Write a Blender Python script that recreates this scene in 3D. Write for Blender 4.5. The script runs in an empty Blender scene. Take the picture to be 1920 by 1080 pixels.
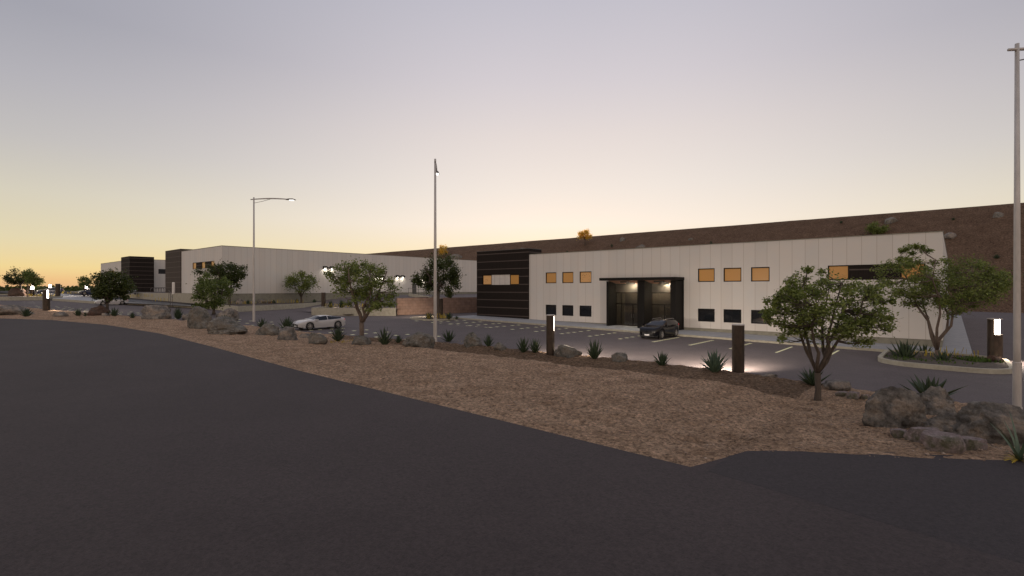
import bpy, bmesh, math, random
from mathutils import Vector, Matrix, noise
R = math.radians
rnd = random.Random(7)
sc = bpy.context.scene
C = sc.collection

# ------------------------------------------------------------------ survey frame
# x = s (along the facades), y = t (away from the road); eye at the origin, E high
F, HZ, E, K = 960.0, 541.0, 4.525, 0.0147
TH = R(40.74); CT, ST = math.cos(TH), math.sin(TH)
def ray(px, py):
    X = (px-960)/F; Z = -(py-HZ)/F
    return (CT*X-ST, ST*X+CT, Z)
def at(px, py, Y):
    r = ray(px, py); return Vector((r[0]*Y, r[1]*Y, E+r[2]*Y))
def on_t(px, py, t): r = ray(px, py); return at(px, py, t/r[1])
def on_s(px, py, s): r = ray(px, py); return at(px, py, s/r[0])
def on_z(px, py, z): return at(px, py, (z-E)/ray(px, py)[2])
def lot_z(s): return -K*s
def on_lot(px, py):
    r = ray(px, py); Y = E/(-r[2]-K*r[0]); return at(px, py, Y)
def depth(p): return p[1]*CT - p[0]*ST
def LT(tab, x):
    if x <= tab[0][0]: return tab[0][1]
    for (a, b), (c, d) in zip(tab, tab[1:]):
        if x <= c: return b+(d-b)*(x-a)/(c-a)
    return tab[-1][1]
def sm(a, b, x):
    x = min(1, max(0, (x-a)/(b-a))); return x*x*(3-2*x)

ROAD_Z = 1.2
TE = [(-300,-60),(-110,-3),(-80.4,6),(-71.9,9.3),(-58.7,11.3),(-44.6,11.7),(-32.1,11.0),(-20.2,10.1),(-3.7,9.4),(-3.2,11.0),(-2.54,11.6),(-1.5,12.2),(-.29,12.9),(1.04,13.9),(8,17.5),(30,17.6)]
DD = [(-300,-50),(-160,4.5),(-120,8.6),(-96,12.2),(-70,17.5),(-50,21.3),(-38,22.6),(-28,25),(-15,26.8),(-8.5,27),(-3,26.6),(0,26.4),(30,26.4)]
def te(s): return LT(TE, s)
def dd(s): return LT(DD, s)
def gravel_z(s, t):
    a, d = te(s), dd(s)
    base = lot_z(s); cr = base+.24
    tc = d-1.1
    z0 = ROAD_Z+.0
    if t >= tc: z = cr+(base-.06-cr)*sm(tc+.1, d, t)
    else:
        u = (t-a)/(tc-a)
        z = z0+(cr-z0)*u
        k = sm(-37, -27, s)*(1-sm(-7, -3, s))
        if k > 0 and a < t < tc:
            cre = 19.4
            up = z0+(1.0-z0)*sm(a, cre, t) if t < cre else 1.0+(0.0-1.0)*sm(cre, cre+1.5, t) if t < cre+1.5 else .0+(cr+.1)*sm(cre+1.5, tc, t)
            z = z*(1-k)+up*k
    e = min(1, max(0, (t-a)/1.2))*min(1, max(0, (d-t)/.8))
    return z+min(1,max(0,(t-a)/.25))*.035*min(1,max(0,(d-t)/.8))+e*(.05*noise.noise(Vector((s*.35, t*.35, 0)))+.035*noise.noise(Vector((s*1.3, t*1.3, 3)))+.075*noise.noise(Vector((s*2.3, t*3.2, 7)))+.035*noise.noise(Vector((s*6, t*7, 1))))
def ground(s, t):
    if t < te(s): return ROAD_Z
    if t < dd(s): return gravel_z(s, t)
    return lot_z(s)
def hit(px, py):
    r = ray(px, py); Y = 4.0
    while Y < 300:
        if E+r[2]*Y <= ground(r[0]*Y, r[1]*Y): return at(px, py, Y)
        Y *= 1.004
    return at(px, py, Y)

# ------------------------------------------------------------------ helpers
class MB:
    def __init__(s): s.v = []; s.f = []
    def add(s, vs, fs):
        n = len(s.v); s.v += [tuple(v) for v in vs]; s.f += [tuple(i+n for i in f) for f in fs]; return s
    def box(s, x0, x1, y0, y1, z0, z1):
        return s.add([(x0,y0,z0),(x1,y0,z0),(x1,y1,z0),(x0,y1,z0),(x0,y0,z1),(x1,y0,z1),(x1,y1,z1),(x0,y1,z1)],
                     [(0,3,2,1),(4,5,6,7),(0,1,5,4),(1,2,6,5),(2,3,7,6),(3,0,4,7)])
    def prism(s, poly, z0, z1):
        n = len(poly); g = lambda z, p: z if not callable(z) else z(p[0], p[1])
        vs = [(p[0],p[1],g(z0,p)) for p in poly]+[(p[0],p[1],g(z1,p)) for p in poly]
        return s.add(vs, [tuple(range(n-1,-1,-1)), tuple(range(n,2*n))]+[(i,(i+1)%n,(i+1)%n+n,i+n) for i in range(n)])
    def tube(s, pts, rad, n=8, cap=True):
        pts = [Vector(p) for p in pts]; m = len(pts); vs = []
        up = Vector((0,0,1)) if abs((pts[-1]-pts[0]).normalized().z) < .9 else Vector((1,0,0))
        for i, p in enumerate(pts):
            d = (pts[min(i+1,m-1)]-pts[max(i-1,0)]).normalized()
            a = d.cross(up).normalized(); b = d.cross(a)
            r = rad[i] if hasattr(rad, '__len__') else rad
            for j in range(n):
                q = 2*math.pi*j/n; vs.append(p+r*(a*math.cos(q)+b*math.sin(q)))
        fs = [(i*n+j, i*n+(j+1)%n, (i+1)*n+(j+1)%n, (i+1)*n+j) for i in range(m-1) for j in range(n)]
        if cap: fs += [tuple(range(n-1,-1,-1)), tuple(range((m-1)*n, m*n))]
        return s.add(vs, fs)
    def lathe(s, prof, n=24, M=None):
        vs = []
        for (r, z) in prof:
            for j in range(n):
                q = 2*math.pi*j/n; v = Vector((r*math.cos(q), r*math.sin(q), z)); vs.append(M@v if M else v)
        m = len(prof)
        return s.add(vs, [(i*n+j, i*n+(j+1)%n, (i+1)*n+(j+1)%n, (i+1)*n+j) for i in range(m-1) for j in range(n)])
    def quad(s, a, b, c, d): return s.add([a,b,c,d], [(0,1,2,3)])
    def obj(s, name, mat, parent=None, smooth=False, fix=False):
        off = parent['_o'] if parent is not None and '_o' in parent else (0,0,0)
        me = bpy.data.meshes.new(name)
        me.from_pydata([(v[0]-off[0], v[1]-off[1], v[2]-off[2]) for v in s.v], [], s.f); me.update()
        if fix:
            bm = bmesh.new(); bm.from_mesh(me); bmesh.ops.recalc_face_normals(bm, faces=bm.faces); bm.to_mesh(me); bm.free()
        me.materials.append(mat)
        if smooth: me.polygons.foreach_set('use_smooth', [True]*len(me.polygons))
        o = bpy.data.objects.new(name, me); C.objects.link(o)
        if parent is not None:
            o.parent = parent
            o['_o'] = list(off)
        return o
def tag(o, label, cat, group=None):
    o['label'] = label; o['category'] = cat
    if group: o['group'] = group
    return o
def struct(o): o['kind'] = 'structure'; return o
def stuff(o, label, cat): tag(o, label, cat); o['kind'] = 'stuff'; return o
def root(name, loc, label, cat, group=None, rz=0, local=False):
    o = bpy.data.objects.new(name, None); C.objects.link(o); o.location = loc; o.rotation_euler = (0,0,rz)
    o.empty_display_size = .3
    o['_o'] = [0,0,0] if local else list(loc)
    return tag(o, label, cat, group)
def copy_tree(o, parent=None):
    c = o.copy(); C.objects.link(c)
    if parent: c.parent = parent
    for ch in list(o.children): copy_tree(ch, c)
    return c

# ------------------------------------------------------------------ materials
def mat(name, col, rough=.8, col2=None, scale=3, detail=6, bump=0, bscale=None, metal=0, coat=0, spec=.5, fac=(.35,.65), stretch=None, bdist=.05):
    m = bpy.data.materials.new(name); m.use_nodes = True; nt = m.node_tree; N = nt.nodes; L = nt.links
    b = N['Principled BSDF']; b.inputs['Base Color'].default_value = (*col, 1); b.inputs['Roughness'].default_value = rough
    b.inputs['Metallic'].default_value = metal; b.inputs['Coat Weight'].default_value = coat; b.inputs['Specular IOR Level'].default_value = spec
    tc = N.new('ShaderNodeTexCoord'); src = tc.outputs['Object']
    if stretch:
        mp = N.new('ShaderNodeMapping'); mp.inputs['Scale'].default_value = stretch; L.new(src, mp.inputs['Vector']); src = mp.outputs[0]
    if col2:
        n = N.new('ShaderNodeTexNoise'); n.inputs['Scale'].default_value = scale; n.inputs['Detail'].default_value = detail; n.inputs['Roughness'].default_value = .65
        L.new(src, n.inputs['Vector'])
        r = N.new('ShaderNodeMapRange'); r.inputs[1].default_value = fac[0]; r.inputs[2].default_value = fac[1]; L.new(n.outputs['Fac'], r.inputs[0])
        x = N.new('ShaderNodeMix'); x.data_type = 'RGBA'; x.inputs[6].default_value = (*col,1); x.inputs[7].default_value = (*col2,1)
        L.new(r.outputs[0], x.inputs[0]); L.new(x.outputs[2], b.inputs['Base Color']); m['mix'] = x.name
    if bump:
        n = N.new('ShaderNodeTexNoise'); n.inputs['Scale'].default_value = bscale or scale*4; n.inputs['Detail'].default_value = 8; n.inputs['Roughness'].default_value = .7
        L.new(src, n.inputs['Vector'])
        bp = N.new('ShaderNodeBump'); bp.inputs['Strength'].default_value = bump; bp.inputs['Distance'].default_value = bdist
        L.new(n.outputs['Fac'], bp.inputs['Height']); L.new(bp.outputs[0], b.inputs['Normal'])
    return m
def emis(name, col, st):
    m = bpy.data.materials.new(name); m.use_nodes = True; b = m.node_tree.nodes['Principled BSDF']
    b.inputs['Base Color'].default_value = (*[min(1,c) for c in col],1); b.inputs['Emission Color'].default_value = (*col,1); b.inputs['Emission Strength'].default_value = st
    b.inputs['Roughness'].default_value = .3
    return m
def lines(m, axis, period, width, dark, offset=0, bump=0, col=None):
    """joints of a panelled wall: a line every `period` along an object axis"""
    nt = m.node_tree; N = nt.nodes; L = nt.links; b = N['Principled BSDF']
    tc = N.new('ShaderNodeTexCoord'); sp = N.new('ShaderNodeSeparateXYZ'); L.new(tc.outputs['Object'], sp.inputs[0])
    def mth(op, a, bb=None):
        q = N.new('ShaderNodeMath'); q.operation = op
        for i, v in enumerate((a, bb)):
            if v is None: continue
            if isinstance(v, (int,float)): q.inputs[i].default_value = v
            else: L.new(v, q.inputs[i])
        return q.outputs[0]
    if axis == 'XY': a = mth('ADD', sp.outputs['X'], sp.outputs['Y'])
    else: a = sp.outputs[axis]
    a = mth('DIVIDE', mth('ADD', a, offset+1000*period), period)
    fr = mth('FRACT', a); msk = mth('LESS_THAN', fr, width/period)
    cell = mth('FLOOR', a)
    wn = N.new('ShaderNodeTexWhiteNoise'); wn.noise_dimensions = '1D'; L.new(cell, wn.inputs['W'])
    src = b.inputs['Base Color'].links[0].from_socket if b.inputs['Base Color'].is_linked else None
    x = N.new('ShaderNodeMix'); x.data_type = 'RGBA'
    if src:
        v = N.new('ShaderNodeHueSaturation'); L.new(src, v.inputs['Color'])
        mr = N.new('ShaderNodeMapRange'); mr.inputs[3].default_value = .965; mr.inputs[4].default_value = 1.03; L.new(wn.outputs['Value'], mr.inputs[0]); L.new(mr.outputs[0], v.inputs['Value'])
        L.new(v.outputs[0], x.inputs[6])
    else: x.inputs[6].default_value = b.inputs['Base Color'].default_value
    L.new(msk, x.inputs[0]); x.inputs[7].default_value = (*dark,1)
    L.new(x.outputs[2], b.inputs['Base Color'])
    return m

M = {}
def asphalt(name, c, c2):
    m = mat(name, c, .9, c2, scale=.35, detail=8, fac=(.3,.7), spec=.34)
    nt = m.node_tree; N = nt.nodes; L = nt.links; b = N['Principled BSDF']; b.inputs['Roughness'].default_value = .8
    tc = N.new('ShaderNodeTexCoord')
    n1 = N.new('ShaderNodeTexNoise'); n1.inputs['Scale'].default_value = 17; n1.inputs['Detail'].default_value = 9; n1.inputs['Roughness'].default_value = .85; L.new(tc.outputs['Object'], n1.inputs[0])
    mr = N.new('ShaderNodeMapRange'); mr.inputs[1].default_value=.3; mr.inputs[2].default_value=.7; mr.inputs[3].default_value = .3; mr.inputs[4].default_value = 1.85; L.new(n1.outputs[0], mr.inputs[0])
    hs = N.new('ShaderNodeHueSaturation'); L.new(b.inputs['Base Color'].links[0].from_socket, hs.inputs['Color']); L.new(mr.outputs[0], hs.inputs['Value']); L.new(hs.outputs[0], b.inputs['Base Color'])
    v = N.new('ShaderNodeTexVoronoi'); v.inputs['Scale'].default_value = 55; L.new(tc.outputs['Object'], v.inputs[0])
    bp = N.new('ShaderNodeBump'); bp.inputs['Strength'].default_value = .55; bp.inputs['Distance'].default_value = .012; L.new(v.outputs['Distance'], bp.inputs['Height']); L.new(bp.outputs[0], b.inputs['Normal'])
    return m
M['road'] = asphalt('road_asphalt', (.034,.0255,.0255), (.045,.0345,.034))
M['lot'] = asphalt('lot_asphalt', (.080,.066,.065), (.104,.087,.086))
M['drive'] = asphalt('driveway_asphalt', (.028,.0225,.024), (.033,.027,.0285))
def gravel(name, a, b_, c, k=1):
    m = mat(name, a, .95, b_, scale=1.1*k, detail=10, fac=(.3,.7), spec=.15)
    nt = m.node_tree; N = nt.nodes; L = nt.links; b = N['Principled BSDF']
    tc = N.new('ShaderNodeTexCoord')
    n1 = N.new('ShaderNodeTexNoise'); n1.inputs['Scale'].default_value = 9.5*k; n1.inputs['Detail'].default_value = 10; n1.inputs['Roughness'].default_value = .8; L.new(tc.outputs['Object'], n1.inputs[0])
    mr = N.new('ShaderNodeMapRange'); mr.inputs[1].default_value=.36; mr.inputs[2].default_value=.64; mr.inputs[3].default_value = .16; mr.inputs[4].default_value = 1.85; L.new(n1.outputs[0], mr.inputs[0])
    hs = N.new('ShaderNodeHueSaturation'); L.new(b.inputs['Base Color'].links[0].from_socket, hs.inputs['Color']); L.new(mr.outputs[0], hs.inputs['Value']); L.new(hs.outputs[0], b.inputs['Base Color'])
    v = N.new('ShaderNodeTexVoronoi'); v.inputs['Scale'].default_value = 15*k; L.new(tc.outputs['Object'], v.inputs[0])
    ad = N.new('ShaderNodeMath'); ad.operation = 'MULTIPLY_ADD'; L.new(n1.outputs[0], ad.inputs[0]); ad.inputs[1].default_value = 1.6; L.new(v.outputs['Distance'], ad.inputs[2])
    bp = N.new('ShaderNodeBump'); bp.inputs['Strength'].default_value = 1; bp.inputs['Distance'].default_value = .16/k; L.new(ad.outputs[0], bp.inputs['Height']); L.new(bp.outputs[0], b.inputs['Normal'])
    return m
M['gravel'] = gravel('brown_gravel', (.37,.245,.158), (.62,.435,.30), 0)
M['berm'] = gravel('shade_toned_coarse_gravel', (.17,.112,.070), (.30,.205,.135), 0, .8)  # gravel darkened: shade of the camera-facing slope put into its colour
M['hill'] = gravel('hill_dirt', (.15,.092,.058), (.225,.145,.095), 0, .3)
M['desert'] = mat('desert_dirt', (.10,.075,.055), .95, (.16,.12,.085), scale=.05, bump=.4, bscale=.5)
M['bed'] = mat('planter_soil', (.05,.04,.035), .95, (.09,.07,.055), scale=4, bump=.6)
M['sidewalk'] = mat('sidewalk_concrete', (.26,.268,.285), .85, (.33,.335,.345), scale=2, bump=.15)
M['kerb'] = mat('kerb_concrete', (.30,.28,.22), .85, (.40,.375,.30), scale=3, bump=.25, bscale=20)
M['plinth'] = mat('plinth_concrete', (.20,.19,.15), .85, (.26,.25,.20), scale=2.2, bump=.2)
M['paint'] = mat('yellow_line_paint', (.86,.84,.50), .6, (.76,.74,.43), scale=6)
M['panel'] = lines(mat('pale_wall_panel', (.64,.59,.53), .75, (.585,.575,.545), scale=.42, detail=8, bump=.05, bscale=8, fac=(.25,.75)), 'XY', 1.0, .03, (.42,.37,.32))
M['panel_white'] = lines(mat('white_panel', (.60,.56,.51), .7, (.66,.62,.57), scale=.8), 'XY', .9, .035, (.24,.22,.2))
dk = mat('dark_ribbed_siding', (.016,.012,.010), .75, (.023,.018,.015), scale=1.2, spec=.12, bump=.3, bscale=3, stretch=(14,14,.3))
dk2 = mat('brown_ribbed_siding', (.062,.050,.042), .75, (.078,.064,.054), scale=1.2, spec=.12, bump=.3, bscale=3, stretch=(14,14,.3))
M['siding_brown'] = lines(dk2, 'Z', 1.0, .11, (.12,.10,.09))
M['siding'] = lines(dk, 'Z', 1.0, .11, (.085,.068,.06))
M['frame'] = mat('black_metal', (.010,.009,.008), .6, spec=.15)
M['dark_glass'] = mat('dark_glass', (.012,.014,.017), .06, spec=.6)
M['amber'] = emis('amber_glow_pane', (.32,.155,.040), .34)  # flat amber emission over the whole pane
M['amber_dots'] = emis('amber_dotted_pane', (.40,.20,.07), .45)  # amber emission broken by dark dots
def dots(m):
    nt = m.node_tree; N = nt.nodes; L = nt.links; b = N['Principled BSDF']; tc = N.new('ShaderNodeTexCoord'); v = N.new('ShaderNodeTexVoronoi'); v.inputs['Scale'].default_value = 6; L.new(tc.outputs['Object'], v.inputs[0])
    r = N.new('ShaderNodeMath'); r.operation = 'GREATER_THAN'; r.inputs[1].default_value = .22; L.new(v.outputs['Distance'], r.inputs[0])
    x = N.new('ShaderNodeMath'); x.operation = 'MULTIPLY'; x.inputs[1].default_value = .45; L.new(r.outputs[0], x.inputs[0]); L.new(x.outputs[0], b.inputs['Emission Strength'])
    y = N.new('ShaderNodeMix'); y.data_type = 'RGBA'; y.inputs[6].default_value = (.03,.02,.015,1); y.inputs[7].default_value = (.3,.16,.06,1); L.new(r.outputs[0], y.inputs[0]); L.new(y.outputs[2], b.inputs['Base Color'])
dots(M['amber_dots'])
M['header'] = mat('dark_brown_header', (.048,.042,.034), .6)
M['soffit'] = mat('wood_soffit', (.52,.27,.17), .6, (.60,.33,.21), scale=2, stretch=(1,12,1))
M['block'] = mat('split_face_block', (.23,.150,.112), .95, (.30,.205,.160), scale=1.6, bump=.5, bscale=14)
M['corten'] = mat('corten_steel', (.034,.024,.017), .42, (.068,.047,.032), scale=5, metal=.35, bump=.15, stretch=(1,1,.4))
M['lamp'] = emis('lamp_panel_glow', (1,.86,.72), 40)
M['lamp_dim'] = emis('far_lamp_panel_glow', (1,.86,.76), 16)
M['lampw'] = emis('wall_lamp_glow', (1,.92,.78), 42)
M['spot'] = emis('downlight_glow', (1,.88,.66), 640)
M['lobby_fill'] = emis('added_lobby_fill', (1,.74,.52), 10)  # emission of the added strip in the lobby
M['head'] = emis('street_lamp_glow', (1,.97,.92), 4)
M['galv'] = mat('galvanised_steel', (.42,.395,.37), .5, (.52,.49,.46), scale=6, metal=.35, stretch=(1,1,.25))
M['galvd'] = mat('dark_steel', (.10,.09,.085), .5, metal=.4)
M['door'] = mat('grey_door', (.09,.085,.075), .6)
M['post_white'] = mat('white_post_paint', (.70,.68,.64), .5)
def leafmat(name, c, c2, tr=.35):
    m = bpy.data.materials.new(name); m.use_nodes = True; nt = m.node_tree; N = nt.nodes; L = nt.links
    out = N['Material Output']; p = N['Principled BSDF']; p.inputs['Roughness'].default_value = .5; p.inputs['Specular IOR Level'].default_value = .35
    g = N.new('ShaderNodeNewGeometry'); x = N.new('ShaderNodeMix'); x.data_type = 'RGBA'; x.inputs[6].default_value = (*c,1); x.inputs[7].default_value = (*c2,1)
    L.new(g.outputs['Random Per Island'], x.inputs[0]); L.new(x.outputs[2], p.inputs['Base Color'])
    t = N.new('ShaderNodeBsdfTranslucent'); L.new(x.outputs[2], t.inputs['Color'])
    ms = N.new('ShaderNodeMixShader'); ms.inputs[0].default_value = tr; L.new(p.outputs[0], ms.inputs[1]); L.new(t.outputs[0], ms.inputs[2]); L.new(ms.outputs[0], out.inputs['Surface'])
    return m
M['leaf'] = leafmat('leaf_green', (.085,.120,.022), (.24,.285,.075))
M['leafd'] = leafmat('leaf_dark_green', (.032,.048,.010), (.085,.105,.026))
M['leafl'] = leafmat('leaf_light_green', (.07,.105,.020), (.18,.225,.06))
M['leafo'] = leafmat('leaf_sunlit_gold', (.62,.40,.05), (.92,.68,.14), .6)  # low sun on the ridge crowns put into the leaf colour
M['bark'] = mat('bark', (.10,.072,.055), .9, (.17,.13,.105), scale=8, bump=.8, bscale=25, stretch=(1,1,.25))
M['barkd'] = mat('dark_bark', (.055,.042,.032), .9, (.10,.078,.062), scale=8, bump=.8, bscale=25, stretch=(1,1,.25))
M['agave'] = mat('agave_leaf', (.030,.048,.024), .55, (.055,.078,.040), scale=6, spec=.25)
M['agavet'] = mat('pale_agave_leaf', (.05,.085,.05), .5, (.09,.13,.08), scale=6)
M['grass'] = leafmat('ground_cover', (.03,.06,.01), (.09,.15,.025), .3)
M['flower'] = leafmat('dry_yellow_flower', (.35,.24,.03), (.60,.46,.06), .3)
def rockmat(name, a, b_, c, patch=.5):
    m = mat(name, a, .9, b_, scale=2.2, detail=12, fac=(.38,.62), spec=.2)
    nt = m.node_tree; N = nt.nodes; L = nt.links; b = N['Principled BSDF']; tc = N.new('ShaderNodeTexCoord')
    n = N.new('ShaderNodeTexNoise'); n.inputs['Scale'].default_value = .9; n.inputs['Detail'].default_value = 5; L.new(tc.outputs['Object'], n.inputs[0])
    mr = N.new('ShaderNodeMapRange'); mr.inputs[1].default_value = .48; mr.inputs[2].default_value = .60; L.new(n.outputs[0], mr.inputs[0])
    x = N.new('ShaderNodeMix'); x.data_type = 'RGBA'; L.new(mr.outputs[0], x.inputs[0]); L.new(b.inputs['Base Color'].links[0].from_socket, x.inputs[6]); x.inputs[7].default_value = (*c,1); n.inputs['Scale'].default_value = 1.7; n.inputs['Detail'].default_value = 9; n.inputs['Roughness'].default_value = .7
    n2 = N.new('ShaderNodeTexNoise'); n2.inputs['Scale'].default_value = 11; n2.inputs['Detail'].default_value = 10; n2.inputs['Roughness'].default_value = .8; L.new(tc.outputs['Object'], n2.inputs[0])
    m2 = N.new('ShaderNodeMapRange'); m2.inputs[1].default_value=.3; m2.inputs[2].default_value=.7; m2.inputs[3].default_value = .45; m2.inputs[4].default_value = 1.55; L.new(n2.outputs[0], m2.inputs[0])
    hs = N.new('ShaderNodeHueSaturation'); L.new(x.outputs[2], hs.inputs['Color']); L.new(m2.outputs[0], hs.inputs['Value']); L.new(hs.outputs[0], b.inputs['Base Color'])
    bp = N.new('ShaderNodeBump'); bp.inputs['Strength'].default_value = 1; bp.inputs['Distance'].default_value = .11; L.new(n2.outputs[0], bp.inputs['Height']); L.new(bp.outputs[0], b.inputs['Normal'])
    return m
M['rock'] = rockmat('grey_brown_rock', (.095,.088,.080), (.26,.24,.215), (.28,.23,.185))
M['rockg'] = rockmat('grey_green_rock', (.095,.092,.080), (.25,.235,.21), (.17,.145,.115))
M['rockp'] = rockmat('pinkish_slab_rock', (.24,.19,.185), (.38,.32,.315), (.13,.125,.085))
M['rockr'] = rockmat('red_brown_rock', (.085,.05,.038), (.13,.085,.065), (.07,.055,.045))
M['stone'] = mat('loose_stone', (.16,.11,.08), .9, (.36,.28,.22), scale=1.5, fac=(.4,.6))

# ------------------------------------------------------------------ the setting
def sheet(name, ss, ts, zf, m):
    mb = MB(); vs = [(s, t, zf(s, t)) for s in ss for t in ts]; n = len(ts)
    mb.add(vs, [(i*n+j, (i+1)*n+j, (i+1)*n+j+1, i*n+j+1) for i in range(len(ss)-1) for j in range(n-1)])
    return struct(mb.obj(name, m))
def desert_z(s, t):
    if s < -230: return 3.0+min(2.5, (-230-s)*.0004)
    return lot_z(min(s, 110))-.38
sheet('ground', [-7000,-3000,-1200,-600,-400,-230,-150,-80,0,110,400,3000], [-3000,-600,-120,0,60,120,200,500,2000,7000], desert_z, M['desert'])
def cut_strip(name, ss, v0, v1, nv, zf, m, smooth=False):
    mb = MB(); vs = []
    for s in ss:
        a, b = v0(s), v1(s)
        for j in range(nv+1):
            t = a+(b-a)*j/nv; vs.append((s, t, zf(s, t)))
    n = nv+1
    mb.add(vs, [(i*n+j, (i+1)*n+j, (i+1)*n+j+1, i*n+j+1) for i in range(len(ss)-1) for j in range(nv)])
    return struct(mb.obj(name, m, smooth=smooth))
# lot sheet reaches behind everything; its near edge follows the gravel berm
ls = [-230+4*i for i in range(84)]
cut_strip('parking_lot', ls, lambda s: dd(s)-.35, lambda s: 137, 10, lambda s, t: lot_z(s), M['lot'])
rs = sorted(set([-300+5*i for i in range(46)]+[-74+.8*i for i in range(88)]+[-3.7,-3.2,-2.54,-1.5]+[x*.5 for x in range(-7,60)]))
cut_strip('road', rs, lambda s: -40, lambda s: te(s)+.3, 30, lambda s, t: ROAD_Z, M['road'])
# driveway: seam on the road from the tip of the gravel towards the lower right
d0 = on_z(1325, 884, ROAD_Z); d1 = on_z(1920, 1062, ROAD_Z); dv = (d1-d0)
def dseam(s): return d0.y+dv.y*(s-d0.x)/dv.x
ds = [d0.x+.02]+[d0.x+.15*i for i in range(1,30)]+[d0.x+4.5+i for i in range(1,26)]
cut_strip('driveway', ds, lambda s: dseam(s)-.0, lambda s: te(s)+.35, 40, lambda s, t: ROAD_Z+(-.004 if t <= dseam(s)+.001 else .004), M['drive'])
gs = []; s = 30.0
while s > -200: gs.append(s); s -= max(.085, .006*abs(s-3)+.04)
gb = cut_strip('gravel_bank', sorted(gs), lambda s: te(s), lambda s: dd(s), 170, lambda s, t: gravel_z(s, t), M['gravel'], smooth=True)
gb.data.materials.append(M['berm'])  # second slot carries the painted slope shade beyond the swale crest
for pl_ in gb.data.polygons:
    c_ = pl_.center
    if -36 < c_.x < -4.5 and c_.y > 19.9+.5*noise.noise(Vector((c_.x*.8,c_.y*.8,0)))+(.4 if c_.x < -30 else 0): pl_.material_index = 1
# far hills at the left horizon
mb = MB(); pts = []
for i in range(80):
    s = -4200+45*i*1.0; t = 300+55*i*1.0
    pts.append((s, t, 3+9*abs(noise.noise(Vector((i*.13, 2, 0))))+7*abs(noise.noise(Vector((i*.5, 9, 0))))))
n = len(pts)
mb.add([(p[0]+120,p[1]-120,2) for p in pts]+pts+[(p[0]-200,p[1]+200,2) for p in pts], [(i,i+1,n+i+1,n+i) for i in range(n-1)]+[(n+i,n+i+1,2*n+i+1,2*n+i) for i in range(n-1)])
struct(mb.obj('distant_hills', M['desert'], smooth=True))
# hillside behind the buildings
FOOT, CREST, HH = 137.0, 191.0, 27.2
def hill_z(s, t):
    b = lot_z(s)-.1
    u = sm(-.0, 1, (t-FOOT)/(CREST-FOOT))*.12+.88*min(1, max(0, (t-FOOT)/(CREST-FOOT)))
    e = 1-sm(-300, -420, s) if s < -300 else 1
    z = b+(HH-b)*u*e
    if 0 < u: z += min(1,u*8)*((.3*noise.noise(Vector((s*.06, t*.06, 0))))+.14*noise.noise(Vector((s*.35, t*.35, 5))))*(1 if t < CREST-1 else .35)
    return z
hs_ = [-430+4*i for i in range(75)]+[-130+1.5*i for i in range(260)]
cut_strip('hillside', hs_, lambda s: FOOT, lambda s: CREST, 55, hill_z, M['hill'], smooth=True)
cut_strip('hilltop', hs_[::3], lambda s: CREST, lambda s: 330, 4, lambda s, t: hill_z(s, CREST)+.0*(t-CREST) if t < CREST+1 else HH-.4, M['hill'], smooth=True)

# sidewalks, islands, pads
T0 = 49.4
def rrect(x0, x1, y0, y1, r, n=6, corners=(1,1,1,1)):
    out = []
    for k, (cx, cy, a) in enumerate(((x1-r,y0+r,-90),(x1-r,y1-r,0),(x0+r,y1-r,90),(x0+r,y0+r,180))):
        if corners[k]: out += [(cx+r*math.cos(R(a+90*i/n)), cy+r*math.sin(R(a+90*i/n))) for i in range(n+1)]
        else: out.append(((x1,y0),(x1,y1),(x0,y1),(x0,y0))[k])
    return out
def raised(name, poly, h, m, z=lambda s, t: lot_z(s)):
    mb = MB(); mb.prism(poly, lambda x, y: z(x, y)-.3, lambda x, y: z(x, y)+h); return struct(mb.obj(name, m))
raised('sidewalk', [(-49.5,44.62),(-4.2,44.62),(-4.2,T0+.1),(-49.5,T0+.1)], .16, M['sidewalk'])
raised('kerb', [(-52,44.42),(-3.5,44.42),(-3.5,44.62),(-52,44.62)], .165, M['kerb'])
raised('side_path', [(-4.2,44.82),(1.0,44.82),(1.0,110),(-.6,110),(-.6,T0),(-4.2,T0)], .163, M['sidewalk'])
def island(name, outer, inner, h, zb=None):
    z = (lambda s, t: lot_z(s)) if zb is None else (lambda s, t: zb)
    mb = MB(); n = len(outer)
    for i in range(n):
        j = (i+1)%n
        a, b, c, d = outer[i], outer[j], inner[j], inner[i]
        za = lambda p, q: (p[0], p[1], z(*p)+q)
        mb.quad(za(a,-.1), za(b,-.1), za(b,h), za(a,h)); mb.quad(za(a,h), za(b,h), za(c,h), za(d,h)); mb.quad(za(d,h), za(c,h), za(c,-.05), za(d,-.05))
    struct(mb.obj(name+'_kerb', M['kerb']))
    mb = MB(); mb.add([(p[0],p[1],z(*p)+h*.62) for p in inner], [tuple(range(len(inner)))]); struct(mb.obj(name+'_bed', M['bed']))
island('corner_island', rrect(-3.55,2.55,37.0,44.8,2.0), rrect(-3.33,2.33,37.22,44.58,1.8), .26)
island('small_island', rrect(-51.8,-46.3,39.6,44.42,1.6), rrect(-51.6,-46.5,39.8,44.40,1.4), .17)

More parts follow.
